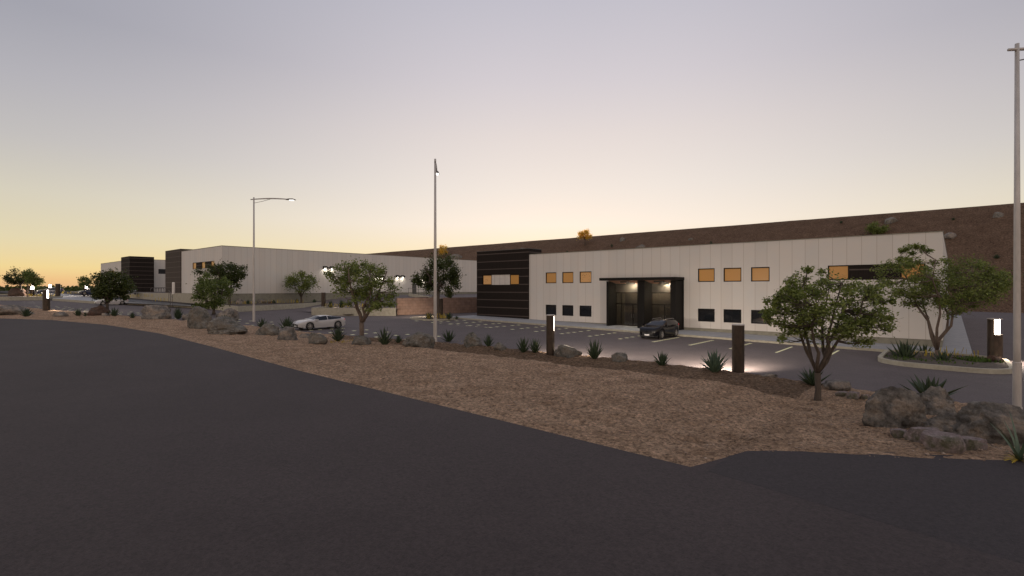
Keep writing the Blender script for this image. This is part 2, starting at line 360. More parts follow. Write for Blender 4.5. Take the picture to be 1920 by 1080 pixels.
# painted stall lines
mb = MB()
def dash(s0, s1, t0, t1): mb.quad(*[(a, b, lot_z(a)+.006) for a, b in ((s0,t0),(s1,t0),(s1,t1),(s0,t1))])
for i in range(15):
    s = -6.2-2.98*i; w = .075 if i < 2 else .10
    if i < 2: dash(s-w, s+w, 38.3, 43.0)
    else:
        t = 38.2
        while t < 43.2:
            l = .32 if i < 5 else .42; dash(s-w-.02*i*.5, s+w+.02*i*.5, t, t+l); t += .47 if i < 5 else .95+rnd.random()*.5
for i in range(28):
    s = -33-2.98*i; a = dd(s)+.5; t = a
    while t < a+5.0:
        dash(s-.19, s+.19, t, t+.34); t += .85+rnd.random()*.5
for i in range(7): dash(-36.5-i*1.4, -36.1-i*1.4, 38.0, 38.14)
for k in range(7):
    t = 47+k*3.0; s = 4.8
    dash(4.8, 9.6, t-.05, t+.05)
struct(mb.obj('stall_lines', M['paint']))

# ------------------------------------------------------------------ walls with openings
def wall_t(mb, s0, s1, z0, z1, t, holes, rev=.22, sgn=1, axis='s'):
    """vertical sheet with rectangular openings and their reveals; z0 may be a function"""
    P = (lambda u, d, z: (u, t+d, z)) if axis == 's' else (lambda u, d, z: (t-d, u, z))
    us = sorted(set([s0, s1]+[h[0] for h in holes]+[h[1] for h in holes])); zs = sorted(set([z0, z1]+[h[2] for h in holes]+[h[3] for h in holes]))
    for a, b in zip(us, us[1:]):
        for c, d in zip(zs, zs[1:]):
            um, zm = (a+b)/2, (c+d)/2
            if any(h[0] < um < h[1] and h[2] < zm < h[3] for h in holes): continue
            mb.quad(P(a,0,c), P(b,0,c), P(b,0,d), P(a,0,d))
    for h in holes:
        a, b, c, d = h
        mb.quad(P(a,0,c), P(a,0,d), P(a,rev,d), P(a,rev,c)); mb.quad(P(b,0,c), P(b,rev,c), P(b,rev,d), P(b,0,d))
        mb.quad(P(a,0,d), P(b,0,d), P(b,rev,d), P(a,rev,d)); mb.quad(P(a,0,c), P(a,rev,c), P(b,rev,c), P(b,0,c))
def window(rt, a, b, c, d, t, m, depth_=.12, axis='s', mull=0, lab=None):
    f = .085
    def bx(mb, u0, u1, d0, d1, z0, z1):
        if axis == 's': mb.box(u0, u1, t+d0, t+d1, z0, z1)
        else: mb.box(t-d1, t-d0, u0, u1, z0, z1)
    fr = MB()
    bx(fr, a+.002, a+f, depth_-.06, depth_+.04, c+.002, d-.002); bx(fr, b-f, b-.002, depth_-.06, depth_+.04, c+.002, d-.002)
    bx(fr, a+f, b-f, depth_-.06, depth_+.04, c+.002, c+f); bx(fr, a+f, b-f, depth_-.06, depth_+.04, d-f, d-.002)
    for k in range(mull):
        u = a+(b-a)*(k+1)/(mull+1); bx(fr, u-.02, u+.02, depth_-.05, depth_+.03, c+f, d-f)
    w = fr.obj('window', M['frame'], rt)
    if lab: w['label'] = lab
    p = MB(); bx(p, a+f, b-f, depth_, depth_+.012, c+f, d-f); p.obj('pane', m, w)
    return w
def S(px): return on_t(px, 541, T0).x
def Zt(px, py): return on_t(px, py, T0).z

# --- building A
A0, A1 = S(992), -.57
ZT, ZP = 8.72, .70
A = root('warehouse_building', (A1, T0, 0), 'long pale panelled warehouse with dark ribbed corner and lit black entrance portal', 'building')
holes = []
wins = []
for x0, x1, y0, y1, m in ((1023,1043,513,532,'amber'),(1054,1075,512,532,'amber'),(1086.5,1109,511,531.5,'dots'),
                          (1308.5,1340,504,528.3,'amber'),(1356.5,1390,502.5,527.8,'amber'),(1408,1443,501,527,'amber')):
    a, b = S(x0), S(x1); wins.append([a, b, None, None, m])
zu0, zu1 = Zt(1356,528.3), Zt(1356,502.5); zl0, zl1 = Zt(1370,605), Zt(1370,580)
for w in wins:
    holes.append((w[0], w[1], zu0, zu1)); holes.append((w[0], w[1], zl0, zl1))
fa, fb, fc, fd = S(1552), S(1592), S(1688), S(1735)
fz0, fz1 = Zt(1570,525), Zt(1570,497.5)
holes.append((fa, fd, fz0, fz1))
# entrance opening in the wall
pe0, pe1 = on_t(1137,541,T0-1.75).x+.1, on_t(1267,541,T0-1.75).x-.1
EZ = 5.35
holes.append((pe0, pe1, ZP, EZ))
mb = MB(); wall_t(mb, A0, A1, ZP, ZT, T0, holes)
mb.quad((A1,T0,ZP),(A1,T0+58,ZP),(A1,T0+58,ZT),(A1,T0,ZT)); mb.quad((A0,T0+58,ZP),(A0,T0,ZP),(A0,T0,ZT),(A0,T0+58,ZT)); mb.quad((A1,T0+58,ZP),(A0,T0+58,ZP),(A0,T0+58,ZT),(A1,T0+58,ZT))
mb.obj('wall', M['panel'], A)
mb = MB(); mb.box(A0+.01, A1-.01, T0+.35, T0+57.9, ZT-.5, ZT-.35); mb.obj('roof', M['sidewalk'], A)
mb = MB()
mb.box(A0-.02, A1+.04, T0-.04, T0+.26, ZT, ZT+.06); mb.box(A1-.26, A1+.04, T0+.26, T0+58, ZT, ZT+.06); mb.obj('parapet_cap', M['plinth'], A)
mb = MB()
mb.prism([(A0,T0+.035),(pe0,T0+.035),(pe0,T0+.4),(A0,T0+.4)], lambda x, y: lot_z(x)-.2, ZP-.002)
mb.prism([(pe1,T0+.035),(A1-.03,T0+.035),(A1-.03,T0+57.9),(pe1,T0+57.9)], lambda x, y: lot_z(x)-.2, ZP-.002)
mb.obj('plinth', M['plinth'], A)
for w in wins:
    window(A, w[0], w[1], zu0, zu1, T0, M['amber'] if w[4] == 'amber' else M['amber_dots'], lab='upper window with amber pane' if w[4] == 'amber' else 'upper window with speckled amber pane')
    window(A, w[0], w[1], zl0, zl1, T0, M['dark_glass'], lab='dark lower window')
window(A, fa, fb, fz0, fz1, T0, M['amber'], lab='upper window with amber pane')
window(A, fc, fd, fz0, fz1, T0, M['amber'], lab='upper window with amber pane')
mb = MB(); mb.box(fb+.002, fc-.002, T0+.06, T0+.2, fz0+.002, fz1-.002); mb.obj('dark_band', M['siding'], A)
# dark ribbed corner block
V0, V1, VZ = on_t(894, 541, T0-.12).x, A0+.02, 9.45
h1, h2, h3, h4 = on_t(904.5,541,T0-.12).x, on_t(921.5,541,T0-.12).x, on_t(955.5,541,T0-.12).x, on_t(973,541,T0-.12).x
hz0, hz1 = on_t(938,534,T0-.12).z, on_t(938,515,T0-.12).z
mb = MB(); wall_t(mb, V0, V1, lot_z(V0)-.9, VZ, T0-.12, [(h1, h4, hz0, hz1)])
y1 = T0+2.5; zb = lot_z(V0)-.9
mb.quad((V1,T0-.12,zb),(V1,y1,zb),(V1,y1,VZ),(V1,T0-.12,VZ)); mb.quad((V1,y1,zb),(V0,y1,zb),(V0,y1,VZ),(V1,y1,VZ)); mb.quad((V0,T0+20,zb),(V0,T0-.12,zb),(V0,T0-.12,VZ),(V0,T0+20,VZ))
mb.obj('ribbed_block', M['siding'], A)
mb = MB(); mb.box(V0-.03, V1+.03, T0-.15, T0+.1, VZ, VZ+.07); mb.box(V1-.2, V1+.03, T0+.1, y1, VZ, VZ+.07); mb.obj('block_cap', M['galvd'], A)
mb = MB(); mb.box(h2+.002, h3-.002, T0-.06, T0+.1, hz0+.002, hz1-.002); mb.obj('white_infill', M['panel_white'], A)
window(A, h1, h2, hz0, hz1, T0-.12, M['amber_dots'], lab='window with speckled amber pane')
window(A, h3, h4, hz0, hz1, T0-.12, M['amber'], lab='window with amber pane')
# portal
PT = T0-1.75
p0, p1 = on_t(1137,541,PT).x, on_t(1267,541,PT).x
q0, q1 = on_t(1195,541,PT).x, on_t(1213,541,PT).x
r0 = on_t(1257,541,PT).x
zf = lambda x, y: lot_z(x)+.16
CZ = 5.30
qf = on_t(1208,541,PT).x
for a, b in ((p0, p0+.2), (q0, qf), (r0, p1)):
    mb = MB(); mb.prism([(a,PT),(b,PT),(b,T0-.06),(a,T0-.06)], lambda x, y: lot_z(x)+.1, CZ); mb.obj('portal_pier', M['frame'], A)
HT, HB = 5.05, 4.13
mb = MB(); mb.box(p0+.2, q0, T0-.05, T0+.1, HB, EZ+.1); mb.box(qf, r0, T0-.05, T0+.1, HB, EZ+.1); mb.box(q0, qf, T0-.055, T0+.1, .1, EZ+.1); mb.obj('door_header', M['header'], A)
mb = MB(); mb.box(r0, p1+.1, T0-.055, T0+.1, .1, EZ+.1); mb.obj('portal_jamb', M['frame'], A)
mb = MB(); mb.box(p0-.55, p1+.15, PT-.55, T0-.03, CZ+.06, CZ+.34); can = mb.obj('canopy', M['frame'], A)
mb = MB(); ya, yb = PT-.5, T0-.06
for a, b in ((p0+.2, q0), (qf, r0)): mb.add([(a,PT,CZ+.05),(b,PT,CZ+.05),(b,yb,HT),(a,yb,HT)], [(3,2,1,0)])
mb.add([(p0-.5,ya,CZ+.055),(p1+.1,ya,CZ+.055),(p1+.1,PT-.002,CZ+.05),(p0-.5,PT-.002,CZ+.05)], [(3,2,1,0)]); mb.obj('soffit', M['soffit'], can)
for a, b in ((p0+.2, q0), (qf, r0)):
    cx = a+(b-a)*.62
    mb = MB(); mb.lathe([(.0,0),(.10,0),(.10,.05),(0,.05)], 16, Matrix.Translation((cx, T0-.42, HT-.03))); mb.obj('downlight', M['spot'], can)
    mb = MB(); mb.box(cx-.6, cx+.42, T0-.62, T0-.56, HT-.12, HT+.12); mb.obj('soffit_baffle', M['header'], can); mb = MB(); mb.box(cx-.8, cx+.30, PT+.22, PT+.28, CZ-.17, CZ-.0); mb.obj('soffit_baffle', M['header'], can)
    mb = MB(); mb.lathe([(.0,0),(.035,0),(.035,.04),(0,.04)], 12, Matrix.Translation((cx-.3, PT+.45, CZ-.10))); mb.obj('downlight', M['spot'], can)
def storefront(a, b, side):
    y = T0+.0; z0 = lot_z(a)+.18
    fr = MB(); zd = 2.88; zt = HB; g = .045
    xs = [a, a+side, (a+side+b)/2, b] if side else [a, (a+b)/2, b]
    for k, x in enumerate(xs):
        top = zt if k in (0, len(xs)-1) or (side and k == 1) else zd
        fr.box(x-g if k else x, x+g if k < len(xs)-1 else x, y-.06, y+.04, z0, top)
    fr.box(a, b, y-.055, y+.035, zt-.08, zt); fr.box(a, b, y-.055, y+.035, zd-.05, zd+.05); fr.box(a, b, y-.055, y+.035, z0, z0+.1)
    d = fr.obj('glass_door', M['frame'], A)
    p = MB(); p.box(a, b, y, y+.01, z0, zt); p.obj('door_glass', M['door_glass'], d)
    m_ = MB(); xm = xs[-2]
    for sg in (-1, 1):
        m_.tube([(xm+sg*.11, y-.12, z0+.85), (xm+sg*.11, y-.12, z0+1.25)], .018, 6); m_.tube([(xm+sg*.11, y-.12, z0+.9), (xm+sg*.11, y-.05, z0+.9)], .014, 6); m_.tube([(xm+sg*.11, y-.12, z0+1.2), (xm+sg*.11, y-.05, z0+1.2)], .014, 6)
    m_.obj('door_handle', M['galvd'], d)
gm = bpy.data.materials.new('clear_door_glass'); gm.use_nodes = True; N = gm.node_tree.nodes; L = gm.node_tree.links
N.remove(N['Principled BSDF']); a_ = N.new('ShaderNodeBsdfTransparent'); a_.inputs[0].default_value = (.55,.55,.55,1); b_ = N.new('ShaderNodeBsdfGlossy'); b_.inputs['Roughness'].default_value = .04; b_.inputs['Color'].default_value=(.7,.7,.7,1)
mx = N.new('ShaderNodeMixShader'); fz = N.new('ShaderNodeFresnel'); fz.inputs[0].default_value = 1.9; L.new(fz.outputs[0], mx.inputs[0]); L.new(a_.outputs[0], mx.inputs[1]); L.new(b_.outputs[0], mx.inputs[2]); L.new(mx.outputs[0], N['Material Output'].inputs[0])
M['door_glass'] = gm
storefront(p0+.2, q0-.01, .62); storefront(qf+.002, r0-.01, 0)
mb = MB(); mb.box(p0, p1, T0+2.2, T0+2.3, 0, 5.2); mb.box(p0, p1, T0+.15, T0+2.2, 4.3, 4.4); mb.box(p0, p1, T0+.1, T0+2.2, lot_z(p0)+.05, lot_z(p0)+.165); mb.box(p0+.0, p0+.1, T0+.15, T0+2.2, .2, 4.3); mb.obj('lobby', M['plinth'], A)
mb = MB(); mb.box(p0+.6, p1-.6, T0+1.5, T0+1.9, 4.24, 4.29); mb.obj('added_lobby_strip', M['lobby_fill'], A)  # unseen glowing strip added to brighten the lobby behind the door glass

# --- building B and C (upper pad)
def big_panel_building(name, s0, s1, t0, t1, z0, z1, label, holes_f=(), holes_r=()):
    rt = root(name, (s1, t0, z0), label, 'building')
    mb = MB(); wall_t(mb, s0, s1, z0, z1, t0, list(holes_f)); wall_t(mb, t0, t1, z0, z1, s1, list(holes_r), axis='t')
    mb.quad((s0,t1,z0),(s0,t0,z0),(s0,t0,z1),(s0,t1,z1)); mb.quad((s1,t1,z0),(s0,t1,z0),(s0,t1,z1),(s1,t1,z1))
    mb.obj('wall', M['panel'], rt)
    mb = MB(); mb.box(s0+.01, s1-.01, t0+.35, t1-.01, z1-.5, z1-.3); mb.obj('roof', M['sidewalk'], rt)
    mb = MB(); mb.box(s0, s1+.04, t0-.04, t0+.3, z1, z1+.07); mb.box(s1-.3, s1+.04, t0+.3, t1, z1, z1+.07); mb.obj('parapet_cap', M['plinth'], rt)
    return rt
BS, BT = -92.0, 33.0
ft = lambda px: on_t(px, 541, BT).x
hB = (ft(361), ft(402), on_t(380,503.5,BT).z, on_t(380,491,BT).z)
B = big_panel_building('left_warehouse', on_t(338,541,BT).x, BS, BT, 94, 3.66, 11.62, 'large pale panelled warehouse with a corner facing the viewer and three wall lamps', [hB])
b_s = hB[0]; wB = (hB[1]-hB[0])
for k, (u0, u1) in enumerate(((0,.16),(.42,.58),(.84,1))):
    window(B, b_s+u0*wB, b_s+u1*wB, hB[2], hB[3], BT, M['amber'])
mb = MB(); mb.box(b_s+.16*wB+.01, b_s+.42*wB-.01, BT+.05, BT+.15, hB[2]+.002, hB[3]-.002); mb.obj('dark_band', M['siding'], B)
mb = MB(); mb.box(b_s+.58*wB+.01, b_s+.84*wB-.01, BT+.05, BT+.15, hB[2]+.002, hB[3]-.002); mb.obj('dark_band', M['siding'], B)
tb0, tb1 = on_t(310,541,BT-.15).x, on_t(338.5,541,BT-.15).x
mb = MB(); mb.box(tb0, tb1, BT-.15, BT+7, 3.0, 12.15); mb.obj('ribbed_block', M['siding_brown'], B)
mb = MB(); mb.box(tb1, tb1+6.5, BT+3.0, BT+7, 11.2, 12.15); mb.obj('roof_block', M['siding'], B)
mb = MB(); mb.box(tb1, BS-.03, BT+.03, BT+.5, 2.0, 3.66); mb.box(BS-.5, BS-.03, BT+.5, 94, 1.6, 3.66); mb.obj('plinth', M['plinth'], B)
# wall door and lamps on the flank
dz = on_s(776, 532, BS); d0_, d1_ = on_s(772.8,541,BS).y, on_s(780.2,541,BS).y
mb = MB(); mb.box(BS+.02, BS+.10, d0_, d1_, 3.3, dz.z); dr = mb.obj('door', M['door'], B)
mb = MB(); mb.box(BS+.10, BS+.16, d0_+.2, d0_+.3, 4.4, 4.6); mb.obj('door_handle', M['galv'], dr)
mb = MB(); mb.box(BS+.03, BS+.3, (d0_+d1_)/2-.25, (d0_+d1_)/2+.25, dz.z+.45, dz.z+.75); 
for px, py in ((615,502),(711,519.5),(749,518.5),(797,522)):
    c = on_s(px, py, BS)
    lr = root('wall_lamp', (BS+.1, c.y, c.z), {615:'twin head wall lamp nearest the building corner, left of the near tree crown',711:'twin head wall lamp showing through the crown of the near tree',749:'twin head wall lamp just right of the near tree crown',797:'twin head wall lamp beside the dark crowned tree'}[px], 'wall lamp', 'twin flood lamps on the pale warehouse flank')
    mb = MB(); mb.box(BS+.002, BS+.08, c.y-.9, c.y+.9, c.z-.06, c.z+.06); mb.obj('bracket', M['frame'], lr)
    for sg in (-1, 1):
        mb = MB(); y = c.y+sg*.7
        mb.add([(BS+.08,y-.38,c.z+.3),(BS+.62,y-.38,c.z+.12),(BS+.62,y+.38,c.z+.12),(BS+.08,y+.38,c.z+.3),(BS+.08,y-.38,c.z-.25),(BS+.62,y-.38,c.z-.05),(BS+.62,y+.38,c.z-.05),(BS+.08,y+.38,c.z-.25)],
               [(0,1,2,3),(7,6,5,4),(0,4,5,1),(1,5,6,2),(2,6,7,3),(3,7,4,0)]); h = mb.obj('lamp_head', M['frame'], lr, fix=True)
        mb = MB(); mb.add([(BS+.16,y-.24,c.z-.265),(BS+.44,y-.24,c.z-.265),(BS+.44,y+.24,c.z-.265),(BS+.16,y+.24,c.z-.265)], [(3,2,1,0)]); mb.obj('lens', M['lampw'], h)
# C
CS, CTT = -152.0, 35.0
Cb = big_panel_building('far_warehouse', on_t(189,541,CTT).x, CS, CTT, 88, 3.7, 11.75, 'farthest pale warehouse with a black ribbed corner block, at the left horizon', [(on_t(203,541,CTT).x, on_t(214,541,CTT).x, on_t(208,514,CTT).z, on_t(208,507,CTT).z)],
                        [(on_s(297,541,CS).y, on_s(314,541,CS).y, on_s(303,513.5,CS).z, on_s(303,504.5,CS).z)])
cs1 = on_t(243,541,32.7).x; cs0 = on_t(227,541,32.7).x
mb = MB(); mb.box(cs0, cs1, 32.7, on_s(289,541,cs1).y, 3.0, 12.2); mb.obj('ribbed_block', M['siding'], Cb)
window(Cb, on_s(297,541,CS).y, on_s(314,541,CS).y, on_s(303,513.5,CS).z, on_s(303,504.5,CS).z, CS, M['dark_glass'], axis='t')
window(Cb, on_t(203,541,CTT).x, on_t(214,541,CTT).x, on_t(208,514,CTT).z, on_t(208,507,CTT).z, CTT, M['amber'])
# upper pad
def flat(name, poly, m, z):
    mb = MB(); mb.add([(p[0],p[1], z(p[0],p[1]) if callable(z) else z) for p in poly], [tuple(range(len(poly)))]); return struct(mb.obj(name, m))
flat('upper_pad', [(-228,33.4),(-92,33.4),(-92,136),(-228,136)], M['lot'], 3.62)
# ramp and upper yard between the left warehouse and the block wall
WL = [on_lot(584,590.6), on_lot(664,592.2), on_lot(742,592.4)]           # planter wall foot
BW0, BW1 = on_lot(745,591.0), on_lot(893,586)
mb = MB(); n = 16; vs = []
for j in range(n+1):
    t = 37+ (66-37)*j/n; z = max(lot_z(-75), .95)+ (3.05-.95)*sm(37, 64, t)
    for s in (-91.9, -84, -76, -68, -60.5+.06*(t-37)): vs.append((s, t, z+.02))
mb.add(vs, [(j*5+i, j*5+i+1, (j+1)*5+i+1, (j+1)*5+i) for j in range(n) for i in range(4)]); struct(mb.obj('ramp', M['lot'], smooth=True))
flat('upper_yard', [(-91.9,66),(-56.8,60),(-50,60),(-50,136),(-91.9,136)], M['lot'], lambda s, t: 3.07+.004*(t-60))
# block wall
bw = root('block_wall', (BW0.x, BW0.y, BW0.z), 'tall pinkish brown block retaining wall left of the dark ribbed corner', 'wall')
mb = MB(); e = Vector((BW1.x+.9, BW1.y+6.5, 0)); a = Vector((BW0.x, BW0.y, 0)); d = (e-a).normalized(); nn = Vector((d.y, -d.x, 0))
pl = [a, e, e-nn*.3, a-nn*.3]
mb.prism([(p.x,p.y) for p in pl], .3, 3.18)
b_ = a+nn*0; c_ = Vector((BW0.x-9, BW0.y+14, 0))
mb.prism([(a.x-.01,a.y+.0),(a.x-.31,a.y),(c_.x,c_.y),(c_.x+.3,c_.y)], .3, 3.175)
m = M['block']; nt = m.node_tree
def blockpat(m):
    nt = m.node_tree; N = nt.nodes; L = nt.links; b = N['Principled BSDF']
    tc = N.new('ShaderNodeTexCoord'); mp = N.new('ShaderNodeMapping'); mp.inputs['Rotation'].default_value = (R(90),0,0)
    sp = N.new('ShaderNodeSeparateXYZ'); cb = N.new('ShaderNodeCombineXYZ'); L.new(tc.outputs['Object'], sp.inputs[0]); L.new(sp.outputs['Y'], cb.inputs['X']); L.new(sp.outputs['Z'], cb.inputs['Y'])
    br = N.new('ShaderNodeTexBrick'); br.inputs['Scale'].default_value = 1; br.inputs['Brick Width'].default_value = .8; br.inputs['Row Height'].default_value = .4; br.inputs['Mortar Size'].default_value = .018
    br.inputs['Color1'].default_value = (1.08,1.04,1,1); br.inputs['Color2'].default_value = (.88,.86,.86,1); br.inputs['Mortar'].default_value = (.68,.66,.66,1)
    L.new(cb.outputs[0], br.inputs['Vector'])
    x = N.new('ShaderNodeMix'); x.data_type = 'RGBA'; x.blend_type = 'MULTIPLY'; x.inputs[0].default_value = 1
    L.new(b.inputs['Base Color'].links[0].from_socket, x.inputs[6]); L.new(br.outputs['Color'], x.inputs[7]); L.new(x.outputs[2], b.inputs['Base Color'])
blockpat(m)
mb.obj('wall_face', m, bw)
# planter walls
def low_wall(name, pts, ztop, th, label, cat='wall'):
    mb = MB(); g = [Vector((p[0],p[1],0)) for p in pts]; nrm = []
    for i in range(len(g)):
        d = (g[min(i+1,len(g)-1)]-g[max(i-1,0)]).normalized(); nrm.append(Vector((-d.y,d.x,0)))
    for i in range(len(g)-1):
        a, b = g[i], g[i+1]; c, d = b+nrm[i+1]*th, a+nrm[i]*th
        zt = ztop if callable(ztop) else (lambda p: ztop)
        vs = [(p.x,p.y,lot_z(p.x)-.3) for p in (a,b,c,d)]+[(p.x,p.y,zt(p)) for p in (a,b,c,d)]
        mb.add(vs, [(4,5,6,7),(0,1,5,4),(2,3,7,6)]+([(3,0,4,7)] if i == 0 else [])+([(1,2,6,5)] if i == len(g)-2 else []))
    o = mb.obj(name, M['kerb']); return tag(o, label, cat)
low_wall('planter_wall', [(WL[0].x-5,WL[0].y+6),(WL[0].x-1.6,WL[0].y+1.2),(WL[0].x,WL[0].y),(WL[1].x,WL[1].y),(WL[2].x,WL[2].y)], 1.93, .35, 'concrete planter wall behind the white coupe, left of the block wall')
flat('planter_bed', [(WL[0].x-5,WL[0].y+6.2),(WL[0].x-1.5,WL[0].y+1.6),(WL[1].x-.2,WL[1].y+.3),(WL[2].x-.1,WL[2].y+.2),(WL[2].x-3,WL[2].y+5)], M['bed'], 1.72)
kp = [on_lot(392,579.5), on_lot(446,585), on_lot(520,581), on_lot(583,577.2), on_lot(603,575.5)]
low_wall('planter_kerb', [(p.x,p.y) for p in kp], lambda p: lot_z(p.x)+.82, .35, 'long low concrete kerb wall in front of the pale warehouse planter')
flat('foundation_bed', [(-100,32.2),(kp[0].x,kp[0].y+.3)]+[(p.x-.3,p.y+.3) for p in kp[1:]]+[(-91.8,kp[4].y+10),(-91.8,33.2)], M['bed'], lambda s, t: 1.95)
# left: kerb, pavement, asphalt patch, retaining wall
lk = [on_lot(0,561), on_lot(98,563.5), on_lot(171,569), on_lot(290,573.5), on_lot(392,579.5)]
back = [on_z(0,549.6,3.2), on_z(112,553.4,2.6), on_z(170,557,2.55), on_z(225,563,2.25), on_z(318,567,2.1), on_z(392,574.5,2.05)]
mb = MB(); fr = [Vector((p.x,p.y,lot_z(p.x)+.42)) for p in lk]
poly = [(p.x,p.y,lot_z(p.x)+.42) for p in lk[1:]]+[(p.x,p.y,lot_z(p.x)+.42) for p in reversed([on_z(112,554,2.55),on_z(170,558.5,2.3),on_z(235,566.0,2.2),on_z(318,567.5,2.1),on_z(392,573,1.9)])]
mb.add(poly, [tuple(range(len(poly)))]); struct(mb.obj('left_pavement', M['sidewalk']))
low_wall('left_kerb', [(p.x,p.y-.0) for p in lk[1:]], lambda p: lot_z(p.x)+.424, .3, 'raised concrete kerb along the far side of the left parking lot', 'kerb')
flat('asphalt_patch', [(-150,22),(-118,22.5),(-98,31.2),(-100,32.9),(-228,32.9),(-228,12)], M['drive'], lambda s, t: lot_z(s)+.405)
low_wall('retaining_wall', [(-205,30.6),(-150,30.8),(-128,30.9),(-122.5,31.3),(-104,31.6),(-92.2,32.4)], 3.66, .35, 'concrete retaining wall below the two left warehouses')
flat('pad_edge', [(-228,30.9),(-150,31.1),(-128,31.2),(-122,31.6),(-104,31.9),(-92,32.7),(-92,33.4),(-228,33.4)], M['sidewalk'], 3.625)
# left island (raised planter)
li = [(-147,9.5),(-143.5,12),(-142.5,17.5),(-146,20.5),(-160,20.5),(-172,16),(-176,6),(-158,6)]
cx = sum(p[0] for p in li)/8; cy = sum(p[1] for p in li)/8
island('left_island', li, [(cx+(p[0]-cx)*.96, cy+(p[1]-cy)*.95) for p in li], .72)

# ------------------------------------------------------------------ small built things
def bollard(px, top, base, wpx, ang, label, Y=None, slot=.42, zbase=None):
    p = at(px, base, Y) if Y else hit(px, base)
    D = depth(p); H = (base-top)*D/F; r = wpx*D/F/2; zb = p.z
    rt = root('bollard_light', (p.x,p.y,zb), label, 'bollard light', 'corten bollard lights', local=True)
    dcam = Vector((math.cos(R(ang)), math.sin(R(ang)), 0))   # camera frame: x right, y forward
    w = Vector((CT*dcam.x-ST*dcam.y, ST*dcam.x+CT*dcam.y, 0)); az = math.atan2(w.y, w.x)
    n = 28; zs = H*(1-slot); half = R(78)
    mb = MB(); mb.lathe([(r,-.3),(r,zs),(0,zs)], n)
    ar = [az+half+(2*math.pi-2*half)*i/20 for i in range(21)]
    vs = [(r*math.cos(a), r*math.sin(a), z) for z in (zs, H-.05) for a in ar]; vs += [((r-.02)*math.cos(a), (r-.02)*math.sin(a), z) for z in (zs, H-.05) for a in ar]
    fs = [(i,i+1,22+i,21+i) for i in range(20)]+[(42+i+1,42+i,63+i,64+i) for i in range(20)]+[(0,21,63,42),(20,62,83,41)]
    mb.add(vs, fs); mb.obj('post', M['corten'], rt, fix=False)
    mb = MB(); mb.lathe([(0,H-.05),(r+.01,H-.05),(r+.01,H),(0,H+.01)], n); mb.obj('cap', M['galv'], rt)
    hw = r*.80; nx, ny = math.cos(az), math.sin(az); ox = r*.42
    mb = MB(); c = (nx*ox, ny*ox); tx, ty = -ny, nx
    mb.add([(c[0]-tx*hw,c[1]-ty*hw,zs+.03),(c[0]+tx*hw,c[1]+ty*hw,zs+.03),(c[0]+tx*hw,c[1]+ty*hw,H-.07),(c[0]-tx*hw,c[1]-ty*hw,H-.07)]+
           [(c[0]-tx*hw-nx*.05,c[1]-ty*hw-ny*.05,zs+.03),(c[0]+tx*hw-nx*.05,c[1]+ty*hw-ny*.05,zs+.03),(c[0]+tx*hw-nx*.05,c[1]+ty*hw-ny*.05,H-.07),(c[0]-tx*hw-nx*.05,c[1]-ty*hw-ny*.05,H-.07)],
           [(0,1,2,3),(7,6,5,4),(0,4,5,1),(3,2,6,7),(0,3,7,4),(1,5,6,2)])
    mb.obj('lit_panel', M['lamp_dim'] if px < 900 else M['lamp'], rt)
    ld = bpy.data.lights.new('bollard_lamp', 'SPOT'); ld.energy = 3800 if 900 < px < 1800 else 2000 if px > 1800 else 1300; ld.spot_size = R(125); ld.spot_blend = .8; ld.shadow_soft_size = .12; ld.color = (1,.84,.68)
    lo = bpy.data.objects.new('lamp', ld); C.objects.link(lo); lo.parent = rt; lo.location = (nx*(r+.06), ny*(r+.06), H-.35)
    lo.rotation_euler = Vector((-nx*.75,-ny*.75,.65)).to_track_quat('Z','Y').to_euler()
bollard(1384, 608, 699, 22, 88, 'tall brown bollard light on the gravel bank left of the near tree, lamp turned away')
bollard(1032, 590, 664, 15.5, 42, 'tall brown bollard light with a thin lit edge, standing before the lower windows')
bollard(1865.5, 597, 668, 22, -62, 'bollard light with its white panel facing out, at the right end of the kerbed island', Y=32.2)
bollard(87, 543, 582, 11, 32, 'brown bollard light with lit slot at the left end of the gravel strip')
bollard(606.5, 548, 577.5, 8, 75, 'brown bollard light on the planter wall behind the white coupe', Y=75)
bollard(826, 559, 598, 9, 150, 'slim bollard light behind the trunk of the dark crowned tree', Y=66)
bollard(61, 533, 556, 6.5, -75, 'bollard light under the two trees on the left island', Y=118)
bollard(108.5, 532, 554, 7.5, 150, 'bollard light right of the navy car at the left horizon', Y=112)
bollard(94.5, 533.5, 551, 4.5, -80, 'bollard light standing behind the navy car roof', Y=140)
bollard(163, 532, 554, 6, -70, 'bollard light half hidden under the small tree left of the white sedan', Y=128)

